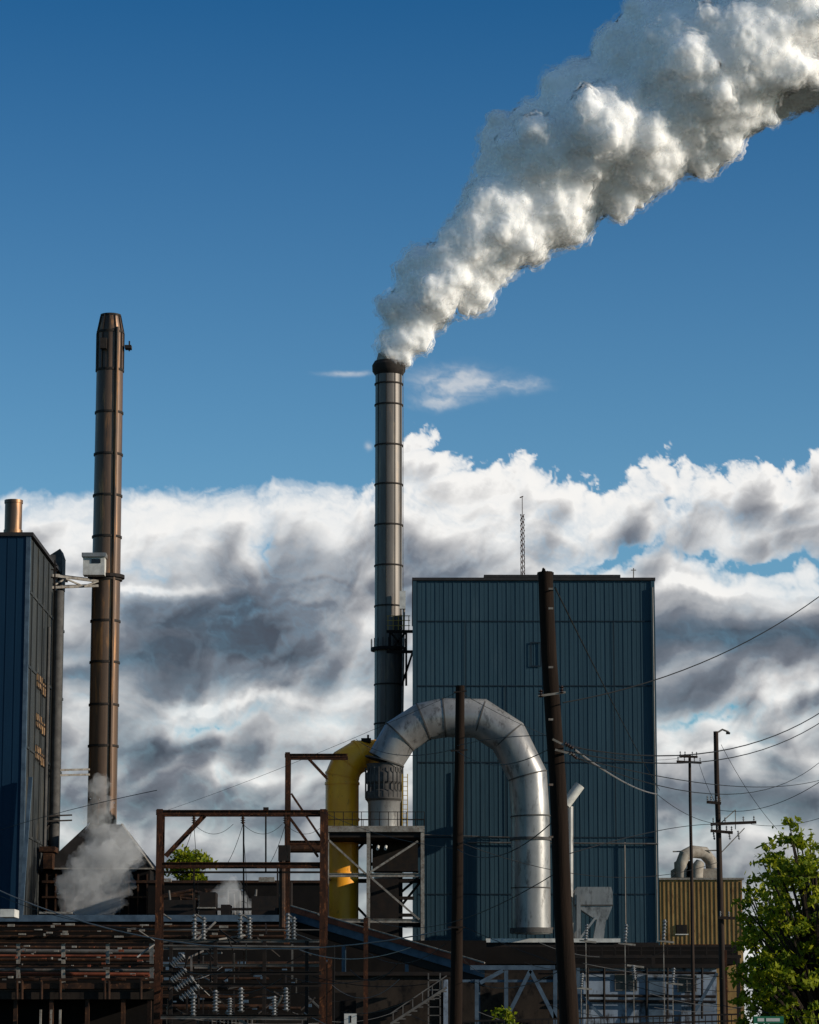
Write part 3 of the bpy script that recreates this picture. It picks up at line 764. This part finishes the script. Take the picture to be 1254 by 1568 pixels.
wire(P(240, 1246, 150), P(700, 1060, 110), .2, .008)
wire(P(494, 1243, 150), P(704, 1300, 110), .3, .012)
wire(P(556, 1400, 150), P(862, 1330, 72), 1.0, .013)
wire(P(712, 1420, 110), P(1254, 1560, 90), .5, .012)
wire(P(720, 1500, 110), P(868, 1480, 72), .4, .012)
wire(P(704, 1290, 110), P(1100, 1320, 150), 1.0, .014)
wire(P(1098, 1240, 150), P(1280, 1180, 120), .6, .014)
wire(P(1150, 1262, 150), P(1290, 1240, 120), .3, .012)
wire(P(1104, 1140, 150), P(1190, 1270, 150), .3, .012)
wire(P(1044, 1160, 190), P(700, 1058, 110), 1.0, .011)
wire(P(1070, 1168, 190), P(1096, 1230, 150), .2, .014)
wire(P(1006, 1216, 140), P(1104, 1262, 150), .3, .014)
for i, (xx, yy) in enumerate(((297, 1262), (372, 1262), (437, 1262))):
    wire(P(xx, yy, 150), P(xx - 30, 1330, 157), .3, .014); wire(P(xx, yy, 150), P(xx + 60, 1262, 157), .5, .012)
    wire(P(xx, yy + 3, 150), P(xx + 8, 1400, 156), -.2, .014)
rn = random.Random(11)
for i in range(20):
    x0 = rn.uniform(240, 700); x1 = x0 + rn.uniform(60, 240); y0 = rn.uniform(1430, 1560)
    wire(P(x0, y0, 150), P(x1, y0 + rn.uniform(-35, 35), rn.uniform(120, 180)), rn.uniform(.1, .8), rn.choice((.012, .016, .02)), rn.choice(('wire', 'wire', 'wirepale')))
for i in range(12):
    x0 = rn.uniform(700, 1100); x1 = x0 + rn.uniform(80, 240); y0 = rn.uniform(1440, 1550)
    wire(P(x0, y0, 150), P(x1, y0 + rn.uniform(-25, 25), 150), rn.uniform(.1, .6), .014, rn.choice(('wire', 'wirepale')))
G.done()

# ------------------------------------------------------------------ foliage
def leaf_mat(name, c, c2):
    m = bpy.data.materials.new(name); m.use_nodes = True; nt = m.node_tree
    b = nt.nodes["Principled BSDF"]; out = nt.nodes["Material Output"]
    n = nt.nodes.new("ShaderNodeTexNoise"); n.inputs["Scale"].default_value = 2.2; n.inputs["Detail"].default_value = 4
    tc = nt.nodes.new("ShaderNodeTexCoord"); nt.links.new(tc.outputs["Object"], n.inputs["Vector"])
    r = nt.nodes.new("ShaderNodeValToRGB"); r.color_ramp.elements[0].position = .35; r.color_ramp.elements[1].position = .65
    r.color_ramp.elements[0].color = (*c, 1); r.color_ramp.elements[1].color = (*c2, 1)
    nt.links.new(n.outputs["Fac"], r.inputs[0]); nt.links.new(r.outputs[0], b.inputs["Base Color"])
    b.inputs["Roughness"].default_value = .6; b.inputs["Specular IOR Level"].default_value = .2
    t = nt.nodes.new("ShaderNodeBsdfTranslucent"); nt.links.new(r.outputs[0], t.inputs["Color"])
    mx = nt.nodes.new("ShaderNodeMixShader"); mx.inputs[0].default_value = .5
    nt.links.new(b.outputs[0], mx.inputs[1]); nt.links.new(t.outputs[0], mx.inputs[2]); nt.links.new(mx.outputs[0], out.inputs[0])
    return m
MT['leaf'] = leaf_mat("leaf_green", (0.07, 0.12, 0.006), (0.28, 0.29, 0.008))
def tree(name, base, height, crown, nclump, leaves, ls, seed, trunk_r=.25, mat='leaf'):
    rr = random.Random(seed); G = Group(name); tr = G("trunk", 'bark', True); lf = G("foliage", mat)
    base = Vector(base); top = base + Vector((0, 0, height * .8))
    tr.tube([base, base.lerp(top, .4) + Vector((.2, 0, 0)), base.lerp(top, .75), top], [trunk_r, trunk_r * .75, trunk_r * .45, .04], 10)
    cx, cy, cz, rx, ry, rz = crown
    for i in range(nclump):
        while True:
            v = Vector((rr.uniform(-1, 1), rr.uniform(-1, 1), rr.uniform(-1, 1)))
            if .25 < v.length < 1: break
        c = Vector((cx + v.x * rx, cy + v.y * ry, cz + v.z * rz))
        if c.z < base.z + .3: continue
        if rr.random() < .6:
            s = base.lerp(top, min(.95, max(.15, (c.z - base.z) / height * .7))); tr.tube([s, s.lerp(c, .6) + Vector((0, 0, .15)), c], [.07, .045, .015], 5)
        cr = rr.uniform(.3, .75) * ls * 4.5
        for j in range(leaves):
            o = Vector((rr.gauss(0, 1), rr.gauss(0, 1), rr.gauss(0, .6))) * cr * .5
            p = c + o; n = Vector((rr.gauss(.5, 1), rr.gauss(-.3, 1), rr.gauss(.4, 1))).normalized()
            a = n.orthogonal().normalized(); a = Matrix.Rotation(rr.uniform(0, 6.28), 3, n) @ a; b = n.cross(a)
            s = ls * rr.uniform(.6, 1.2)
            lf.add([p - a * s, p + b * s * .5, p + a * s, p - b * s * .5], [(0, 1, 2, 3)])
    G.done()
d = 95
c = P(1232, 1480, d)
tree("maple_tree", (c.x + .4, d, 0), 10.4, (c.x + .1, d, 5.2, 2.3, 2.4, 4.7), 300, 40, .12, 5)
c = P(1175, 1330, 103)
tree("maple_tree", (c.x + .6, 103, 0), 9.4, (c.x + .9, 103, 6.2, 1.9, 1.8, 3.3), 150, 40, .12, 9)
c = P(290, 1330, 285)
tree("background_tree", (c.x, 285, 0), 20, (c.x, 285, P(0, 1328, 285).z, 2.0, 2, 1.4), 26, 40, .35, 12)
c = P(775, 1600, 120)
tree("sapling", (c.x, 120, 0), 4.2, (c.x, 120, 2.9, .65, .6, 1.5), 26, 40, .1, 15, .06)
G = Group("street_name_sign"); d = 60
G("plate", 'green').bp(1154, 1200, 1556, 1567, d, .02); G("lettering", 'whitetrim').bp(1160, 1170, 1559, 1564, d - .006, .004); G("lettering_b", 'whitetrim').bp(1173, 1194, 1559, 1564, d - .006, .004)
G("post", 'steel').bp(1176, 1178.5, 1567.1, 1600, d, .06, gnd=True); G.done()
G = Group("chain_fence"); a = G("rails", 'steeldark'); b = G("posts", 'steeldark')
dd = 130
for yy in (1556, 1566): a.beam(P(700, yy + 8, dd), P(1130, yy - 3, dd), .07)
for i in range(44): b.beam(P(700 + i * 10, 1564 - i * .25, dd), Vector((P(700 + i * 10, 1564, dd).x, dd, 0)), .035)
G.done()

# ------------------------------------------------------------------ cloud bank on a sky dome patch
def build_clouds():
    x0, x1, y0, y1, stp = -900, 2150, 545, 1600, 2.0
    nx = int((x1 - x0) / stp) + 1; ny = int((y1 - y0) / stp) + 1
    xs = np.linspace(x0, x1, nx); ys = np.linspace(y0, y1, ny)
    X, Y = np.meshgrid(xs, ys)
    def perlin(x, y, seed):
        rs = np.random.RandomState(seed); ang = rs.rand(256, 256) * 2 * np.pi
        gx, gy = np.cos(ang), np.sin(ang)
        xi = np.floor(x).astype(int); yi = np.floor(y).astype(int); xf = x - xi; yf = y - yi
        u = xf * xf * xf * (xf * (xf * 6 - 15) + 10); v = yf * yf * yf * (yf * (yf * 6 - 15) + 10)
        def g(ix, iy, dx, dy):
            a = ix & 255; b = iy & 255; return gx[a, b] * dx + gy[a, b] * dy
        n00 = g(xi, yi, xf, yf); n10 = g(xi + 1, yi, xf - 1, yf); n01 = g(xi, yi + 1, xf, yf - 1); n11 = g(xi + 1, yi + 1, xf - 1, yf - 1)
        return ((n00 * (1 - u) + n10 * u) * (1 - v) + (n01 * (1 - u) + n11 * u) * v) * 1.5
    def fbm(x, y, sc_, seed, octv=6, g=.5, billow=False):
        s = 0; a = 1; t = 0; fq = 1 / sc_
        for i in range(octv):
            ca, sa = math.cos(.6 * i), math.sin(.6 * i)
            xr_, yr_ = x * ca - y * sa, x * sa + y * ca
            n = perlin(xr_ * fq + 17.3 * i, yr_ * fq + 9.1 * i, seed + i)
            if billow: n = np.sqrt(n * n + .004) * 2.2 - .6
            s = s + a * n; t += a; a *= g; fq *= 2.03
        return s / t
    wx = fbm(X, Y, 150, 1, 6, .55) * 110; wy = fbm(X, Y, 120, 11, 6, .55) * 66
    Xw, Yw = X + wx, Y + wy
    def blob(x, y, sx, sy, k=1.0): return np.exp(-(((X + wx * k - x) / sx) ** 2 + ((Y + wy * k - y) / sy) ** 2))
    def sst(v, a, b):
        t = np.clip((v - a) / (b - a), 0, 1); return t * t * (3 - 2 * t)
    prof = [(-900, 800), (-400, 740), (-60, 762), (0, 757), (60, 747), (150, 742), (260, 742), (340, 745), (430, 734), (510, 740), (575, 740), (612, 680), (630, 645), (655, 668), (690, 702), (730, 707), (790, 700), (850, 722), (920, 745), (950, 735), (985, 697), (1010, 690), (1060, 710), (1150, 714), (1210, 716), (1254, 698), (1500, 730), (1800, 690), (2150, 760)]
    T = np.interp(X, [p[0] for p in prof], [p[1] for p in prof])
    bil = fbm(Xw, Yw * 1.15, 70, 31, 6, .55, True)
    soft = fbm(X + wx, Y * 1.6 + wy, 160, 41, 6, .5)
    strk = fbm(X + wx * .4, Y * 3.4 + wy * 1.2, 190, 51, 6, .55)
    left = 1 - sst(X, 520, 620)
    rough = 1 - .65 * left
    dep = Y - T + (bil * 44 + fbm(X, Y, 26, 61, 4) * 8) * rough
    edge = sst(dep, -6, 24 + 30 * left)
    cum = np.clip(blob(770, 760, 230, 90, .3) + blob(1060, 760, 260, 70, .3) + blob(480, 930, 200, 120, .5) + blob(340, 1180, 300, 60, .5) + blob(1190, 1060, 100, 60, .5) + .15, 0, 1)
    tex = cum * (bil * 1.15 + .1) + (1 - cum) * (strk * .9 + bil * .3)
    dens = .80 + tex * .8 + soft * .45
    for (x, y, sx, sy, a, k) in ((1190, 858, 200, 17, .95, 1), (925, 850, 80, 20, .75, 1), (440, 822, 24, 26, .6, .8), (245, 862, 80, 11, .5, .8), (380, 1100, 160, 12, .55, .9), (1080, 1100, 100, 12, .65, .9), (1180, 1132, 60, 12, .35, .5),
                              (1020, 785, 28, 18, .5, 1), (850, 782, 50, 14, .4, 1), (110, 1065, 60, 14, .3, .5), (560, 720, 34, 26, .5, .5), (100, 800, 120, 9, .3, .6), (1130, 800, 60, 14, .35, 1)):
        dens = dens - a * blob(x, y, sx, sy, k)
    thick = np.zeros_like(X)
    for (x, y, sx, sy, a) in ((330, 950, 130, 60, 1.25), (455, 860, 60, 46, .65), (200, 1010, 150, 30, .8), (490, 1000, 110, 50, .35), (640, 880, 50, 60, .3), (1120, 965, 230, 34, 1.25), (1060, 1045, 130, 20, .6), (270, 1135, 130, 24, .9), (350, 1225, 240, 28, .6), (1150, 1215, 190, 34, .9),
                           (930, 832, 70, 12, .3), (90, 1180, 80, 24, .4), (490, 1150, 110, 16, .4), (760, 860, 90, 16, .25), (600, 1330, 600, 50, .5), (-300, 950, 250, 60, .9), (1600, 950, 250, 60, .8)):
        thick += a * blob(x, y, sx, sy, .9)
    tau = np.clip(dens, 0, 2.2) * edge
    alpha = 1 - np.exp(-np.clip(tau - .05, 0, 9) * 3.0)
    opt = tau * (.28 + thick * 1.1) + np.clip(tau, 0, 1) * np.clip(bil * 1.9 + .2, 0, 2) * (.3 + .9 * cum) + np.clip(strk + .1, 0, 1) * (1 - cum) * .8
    acc = np.zeros_like(X)
    for ang in (18, 34, 50, 66):
        sx_, sy_ = math.cos(math.radians(ang)), -math.sin(math.radians(ang))
        for k in range(1, 14):
            dpx = k * 2.4 + k * k * .10; di = int(round(dpx * sx_ / stp)); dj = int(round(dpx * sy_ / stp))
            sh = np.roll(np.roll(opt, -di, axis=1), -dj, axis=0)
            if dj < 0: sh[:(-dj)] = 0
            acc += sh * (2.4 + k * .20) / 60. / 4
    light = np.exp(-acc * 1.6)
    light = .07 + 1.07 * light + strk * .30 * (1 - .5 * cum) - bil * .10 + soft * .08
    light -= thick * .22
    light = light + sst(1 - alpha, .2, 1) * .10 + (1 - sst(dep, 0, 70)) * .18
    for (x, y, sx, sy, a) in ((640, 700, 50, 70, .2), (760, 760, 170, 60, .34), (1000, 745, 100, 52, .28), (250, 780, 340, 36, .34), (220, 893, 110, 9, .38), (1130, 893, 190, 10, .42), (530, 965, 40, 56, .24), (340, 1075, 130, 9, .38), (1195, 1055, 40, 30, .4), (350, 1190, 70, 16, .34), (1160, 755, 150, 36, .30), (100, 1000, 90, 14, .2), (1150, 1150, 100, 10, .3), (300, 830, 200, 30, .12), (700, 830, 80, 34, .16)):
        light += a * blob(x, y, sx, sy, .6)
    light = np.clip(light, 0, 1)
    wn = fbm(X + wx, Y * 2.6 + wy, 60, 71, 6, .6)
    w = blob(700, 585, 66, 28, .25) + .8 * blob(795, 590, 40, 10, .3) + .7 * blob(530, 572, 44, 5, .1) + .5 * blob(670, 615, 50, 9, .3) + .6 * blob(562, 682, 9, 9, .2)
    wa = sst(w * (1 + wn * 1.4), .05, 1.3) * .62
    light = np.where(wa > alpha, .82, light); alpha = np.maximum(alpha, wa)
    fx = sst(X, x0, x0 + 250) * (1 - sst(X, x1 - 250, x1)); alpha = alpha * fx
    Xc = X - CXp; Yc = CYp - Y
    V = np.stack([Xc, F * ct - Yc * st, F * st + Yc * ct], -1).reshape(-1, 3)
    V = V / np.linalg.norm(V, axis=1)[:, None] * 9000; V[:, 2] += CZ
    idx = np.arange(nx * ny).reshape(ny, nx)
    q = np.stack([idx[:-1, :-1], idx[1:, :-1], idx[1:, 1:], idx[:-1, 1:]], -1).reshape(-1)
    me = bpy.data.meshes.new("sky"); nq = len(q) // 4
    me.vertices.add(nx * ny); me.vertices.foreach_set("co", V.astype(np.float32).ravel())
    me.loops.add(nq * 4); me.loops.foreach_set("vertex_index", q.astype(np.int32))
    me.polygons.add(nq); me.polygons.foreach_set("loop_start", np.arange(0, nq * 4, 4, dtype=np.int32))
    me.update()
    for nm, arr in (("cloud_density", alpha), ("cloud_light", light)):
        at = me.attributes.new(nm, 'FLOAT', 'POINT'); at.data.foreach_set("value", arr.astype(np.float32).ravel())
    m = bpy.data.materials.new("cloud_layer"); m.use_nodes = True; nt = m.node_tree; nt.nodes.clear()
    out = nt.nodes.new("ShaderNodeOutputMaterial"); a1 = nt.nodes.new("ShaderNodeAttribute"); a1.attribute_name = "cloud_density"
    a2 = nt.nodes.new("ShaderNodeAttribute"); a2.attribute_name = "cloud_light"
    cr = nt.nodes.new("ShaderNodeValToRGB"); el = cr.color_ramp.elements
    el[0].position = 0.03; el[0].color = (.07, .082, .108, 1); el[1].position = .93; el[1].color = (.95, .93, .90, 1)
    e = el.new(.33); e.color = (.18, .195, .23, 1); e = el.new(.62); e.color = (.49, .49, .50, 1)
    nt.links.new(a2.outputs["Fac"], cr.inputs[0])
    em = nt.nodes.new("ShaderNodeEmission"); nt.links.new(cr.outputs[0], em.inputs[0])
    tr = nt.nodes.new("ShaderNodeBsdfTransparent"); mx = nt.nodes.new("ShaderNodeMixShader")
    nt.links.new(a1.outputs["Fac"], mx.inputs[0]); nt.links.new(tr.outputs[0], mx.inputs[1]); nt.links.new(em.outputs[0], mx.inputs[2]); nt.links.new(mx.outputs[0], out.inputs[0])
    try: m.cycles.emission_sampling = 'NONE'
    except Exception as ex: print(ex)
    me.materials.append(m)
    o = bpy.data.objects.new("sky", me); sc.collection.objects.link(o)
build_clouds()

# ------------------------------------------------------------------ steam
def puffs(name, path, d, voxel, seed, hier, grow=0.0, disp=(1.3, .45)):
    rr = random.Random(seed)
    pts = [(P(x, y, d), M(r, d)) for i, (x, y, r) in enumerate(path)]
    seg = [0]
    for i in range(1, len(pts)): seg.append(seg[-1] + (pts[i][0] - pts[i - 1][0]).length / ((pts[i][1] + pts[i - 1][1]) / 2))
    def at(u):
        s = u * seg[-1]
        for i in range(1, len(seg)):
            if s <= seg[i]:
                f = (s - seg[i - 1]) / (seg[i] - seg[i - 1])
                return pts[i - 1][0].lerp(pts[i][0], f), pts[i - 1][1] * (1 - f) + pts[i][1] * f
        return pts[-1]
    base = bmesh.new(); bmesh.ops.create_icosphere(base, subdivisions=2, radius=1)
    bv = np.array([v.co[:] for v in base.verts]); bf = np.array([[v.index for v in f.verts] for f in base.faces]); base.free()
    V = []; Fc = []
    def sph(c, r): V.append(bv * (r + min(grow, r * .6)) + np.array(c)[None, :]); Fc.append(bf + len(bv) * len(Fc))
    def rv():
        while True:
            v = Vector((rr.uniform(-1, 1), rr.uniform(-1, 1), rr.uniform(-1, 1)))
            if .05 < v.length < 1: return v.normalized()
    big = []
    for i in range(hier[0]):
        u = (i + rr.random()) / hier[0]; c, R = at(u); r = R * rr.uniform(.38, .64); p = c + rv() * (R - r * .8) * rr.uniform(.3, 1); sph(p, r); big.append((p, r))
    mid = []
    for i in range(hier[1]):
        p, r = rr.choice(big); r2 = r * rr.uniform(.25, .45); q = p + rv() * (r * .9); sph(q, r2); mid.append((q, r2))
    for i in range(hier[2]):
        p, r = rr.choice(mid); r2 = r * rr.uniform(.3, .5); q = p + rv() * (r * .93); sph(q, r2)
    V = np.concatenate(V); Fc = np.concatenate(Fc)
    me = bpy.data.meshes.new(name); me.from_pydata(V.tolist(), [], Fc.tolist())
    o = bpy.data.objects.new(name, me); sc.collection.objects.link(o)
    md = o.modifiers.new("remesh", 'REMESH'); md.mode = 'VOXEL'; md.voxel_size = voxel; md.use_smooth_shade = True
    sm = o.modifiers.new("smooth", 'SMOOTH'); sm.factor = .5; sm.iterations = 22
    for i, (ns, dp, k) in enumerate(((1.8, 5, disp[0]), (.5, 4, disp[1]))):
        t1 = bpy.data.textures.new(name + "_t%d" % i, 'CLOUDS'); t1.noise_scale = ns; t1.noise_depth = dp
        dm = o.modifiers.new("disp%d" % i, 'DISPLACE'); dm.texture = t1; dm.strength = k; dm.mid_level = .5; dm.texture_coords = 'GLOBAL'
    return o
path = [(600, 556, 22), (605, 538, 30), (618, 505, 46), (650, 458, 60), (690, 418, 73), (742, 375, 84), (792, 324, 100), (842, 258, 122), (905, 210, 136), (985, 168, 138), (1060, 125, 148), (1140, 75, 164), (1235, 25, 190), (1330, -40, 215)]
def steam_core():
    m = bpy.data.materials.new("steam_white"); m.use_nodes = True; b = m.node_tree.nodes["Principled BSDF"]
    b.inputs["Base Color"].default_value = (1, .995, .985, 1); b.inputs["Roughness"].default_value = 1
    b.inputs["Subsurface Weight"].default_value = 1; b.inputs["Subsurface Radius"].default_value = (1, 1, 1); b.inputs["Subsurface Scale"].default_value = 4.5
    b.inputs["Specular IOR Level"].default_value = 0
    return m
def steam_wisp(name, amt, scale, lo, hi):
    m = bpy.data.materials.new(name); m.use_nodes = True; nt = m.node_tree; nt.nodes.clear()
    out = nt.nodes.new("ShaderNodeOutputMaterial")
    a = nt.nodes.new("ShaderNodeBsdfDiffuse"); b = nt.nodes.new("ShaderNodeBsdfTranslucent"); t = nt.nodes.new("ShaderNodeBsdfTransparent")
    a.inputs[0].default_value = (1, .995, .99, 1); b.inputs[0].default_value = (1, .995, .99, 1)
    mx = nt.nodes.new("ShaderNodeMixShader"); mx.inputs[0].default_value = .4
    nt.links.new(a.outputs[0], mx.inputs[1]); nt.links.new(b.outputs[0], mx.inputs[2])
    tc = nt.nodes.new("ShaderNodeTexCoord"); n = nt.nodes.new("ShaderNodeTexNoise"); n.inputs["Scale"].default_value = scale; n.inputs["Detail"].default_value = 4; nt.links.new(tc.outputs["Object"], n.inputs["Vector"])
    r = nt.nodes.new("ShaderNodeMapRange"); nt.links.new(n.outputs["Fac"], r.inputs[0]); r.inputs[1].default_value = lo; r.inputs[2].default_value = hi; r.inputs[4].default_value = amt
    m2 = nt.nodes.new("ShaderNodeMixShader"); nt.links.new(r.outputs[0], m2.inputs[0]); nt.links.new(t.outputs[0], m2.inputs[1]); nt.links.new(mx.outputs[0], m2.inputs[2]); nt.links.new(m2.outputs[0], out.inputs[0]); return m
H = (150, 700, 2400)
ev = bpy.data.objects.new("steam_plume", None); sc.collection.objects.link(ev)
core = puffs("dense_core", path, 325, .2, 4, H, disp=(1.5, .15)); core.data.materials.append(steam_core()); core.parent = ev
s1 = puffs("inner_shell", path, 325, .25, 4, H, grow=.3, disp=(1.7, .35)); s1.data.materials.append(steam_wisp("wisp1", .5, .5, .35, .65)); s1.parent = ev
s2 = puffs("outer_wisps", path, 325, .28, 4, H, grow=.65, disp=(2.3, .9)); s2.data.materials.append(steam_wisp("wisp2", .3, .5, .42, .70)); s2.parent = ev
ev = bpy.data.objects.new("kiln_steam", None); sc.collection.objects.link(ev)
def steam_haze(name, dens):
    m = bpy.data.materials.new(name); m.use_nodes = True; nt = m.node_tree; nt.nodes.clear()
    out = nt.nodes.new("ShaderNodeOutputMaterial"); v = nt.nodes.new("ShaderNodeVolumeScatter")
    v.inputs["Color"].default_value = (1, 1, 1, 1); v.inputs["Density"].default_value = dens; v.inputs["Anisotropy"].default_value = -.2
    nt.links.new(v.outputs[0], out.inputs["Volume"]); return m
hz = steam_haze("thin_steam", .24)
for nm, pth, dd, hh in (("lower_puffs", [(120, 1392, 44), (150, 1355, 70), (180, 1318, 60), (155, 1285, 40)], 285, (24, 90, 160)), ("rising_wisp", [(150, 1300, 40), (150, 1250, 30), (158, 1222, 24), (148, 1195, 14)], 286.5, (18, 80, 160)), ("shed_wisp", [(310, 1390, 24), (338, 1370, 34), (368, 1372, 34), (392, 1388, 24)], 270, (14, 80, 160))):
    o = puffs(nm, pth, dd, .25, 8, hh, disp=(3.4, 1.2)); o.data.materials.append(hz); o.parent = ev

# ------------------------------------------------------------------ world + sun
SUN_AZ, SUN_EL = math.radians(106), math.radians(17)
w = bpy.data.worlds.new("World"); sc.world = w; w.use_nodes = True
nt = w.node_tree; nt.nodes.clear()
out = nt.nodes.new("ShaderNodeOutputWorld"); bg = nt.nodes.new("ShaderNodeBackground"); nt.links.new(bg.outputs[0], out.inputs[0])
bg.inputs[1].default_value = 0.12
sky = nt.nodes.new("ShaderNodeTexSky"); sky.sky_type = 'NISHITA'; sky.sun_disc = False
sky.sun_elevation = SUN_EL; sky.sun_rotation = SUN_AZ; sky.air_density = 1.0; sky.dust_density = .2; sky.ozone_density = 3
tc = nt.nodes.new("ShaderNodeTexCoord"); sp = nt.nodes.new("ShaderNodeSeparateXYZ"); nt.links.new(tc.outputs["Generated"], sp.inputs[0])
mr = nt.nodes.new("ShaderNodeMapRange"); nt.links.new(sp.outputs[2], mr.inputs[0]); mr.inputs[1].default_value = .17; mr.inputs[2].default_value = .67
tr_ = nt.nodes.new("ShaderNodeValToRGB"); nt.links.new(mr.outputs[0], tr_.inputs[0])
e0 = tr_.color_ramp.elements
e0[0].color = (.60, .88, .98, 1); e0[1].color = (1.6, 1.35, 1.1, 1)      # unseen overhead sky brightened, added as fill light
e = e0.new(.38); e.color = (.08, .43, .68, 1); e = e0.new(.5); e.color = (.08, .43, .68, 1)
tint = nt.nodes.new("ShaderNodeMix"); tint.data_type = 'RGBA'; tint.blend_type = 'MULTIPLY'; tint.inputs[0].default_value = 1
nt.links.new(sky.outputs[0], tint.inputs[6]); nt.links.new(tr_.outputs[0], tint.inputs[7]); nt.links.new(tint.outputs[2], bg.inputs[0])
sd = bpy.data.lights.new("sun", 'SUN'); sd.energy = 5.0; sd.angle = math.radians(.5); sd.color = (1, .90, .76)
so = bpy.data.objects.new("sun", sd); sc.collection.objects.link(so)
dirv = Vector((math.sin(SUN_AZ) * math.cos(SUN_EL), math.cos(SUN_AZ) * math.cos(SUN_EL), math.sin(SUN_EL)))
so.rotation_euler = (-dirv).to_track_quat('-Z', 'Y').to_euler()
so.location = (60, 100, 120)
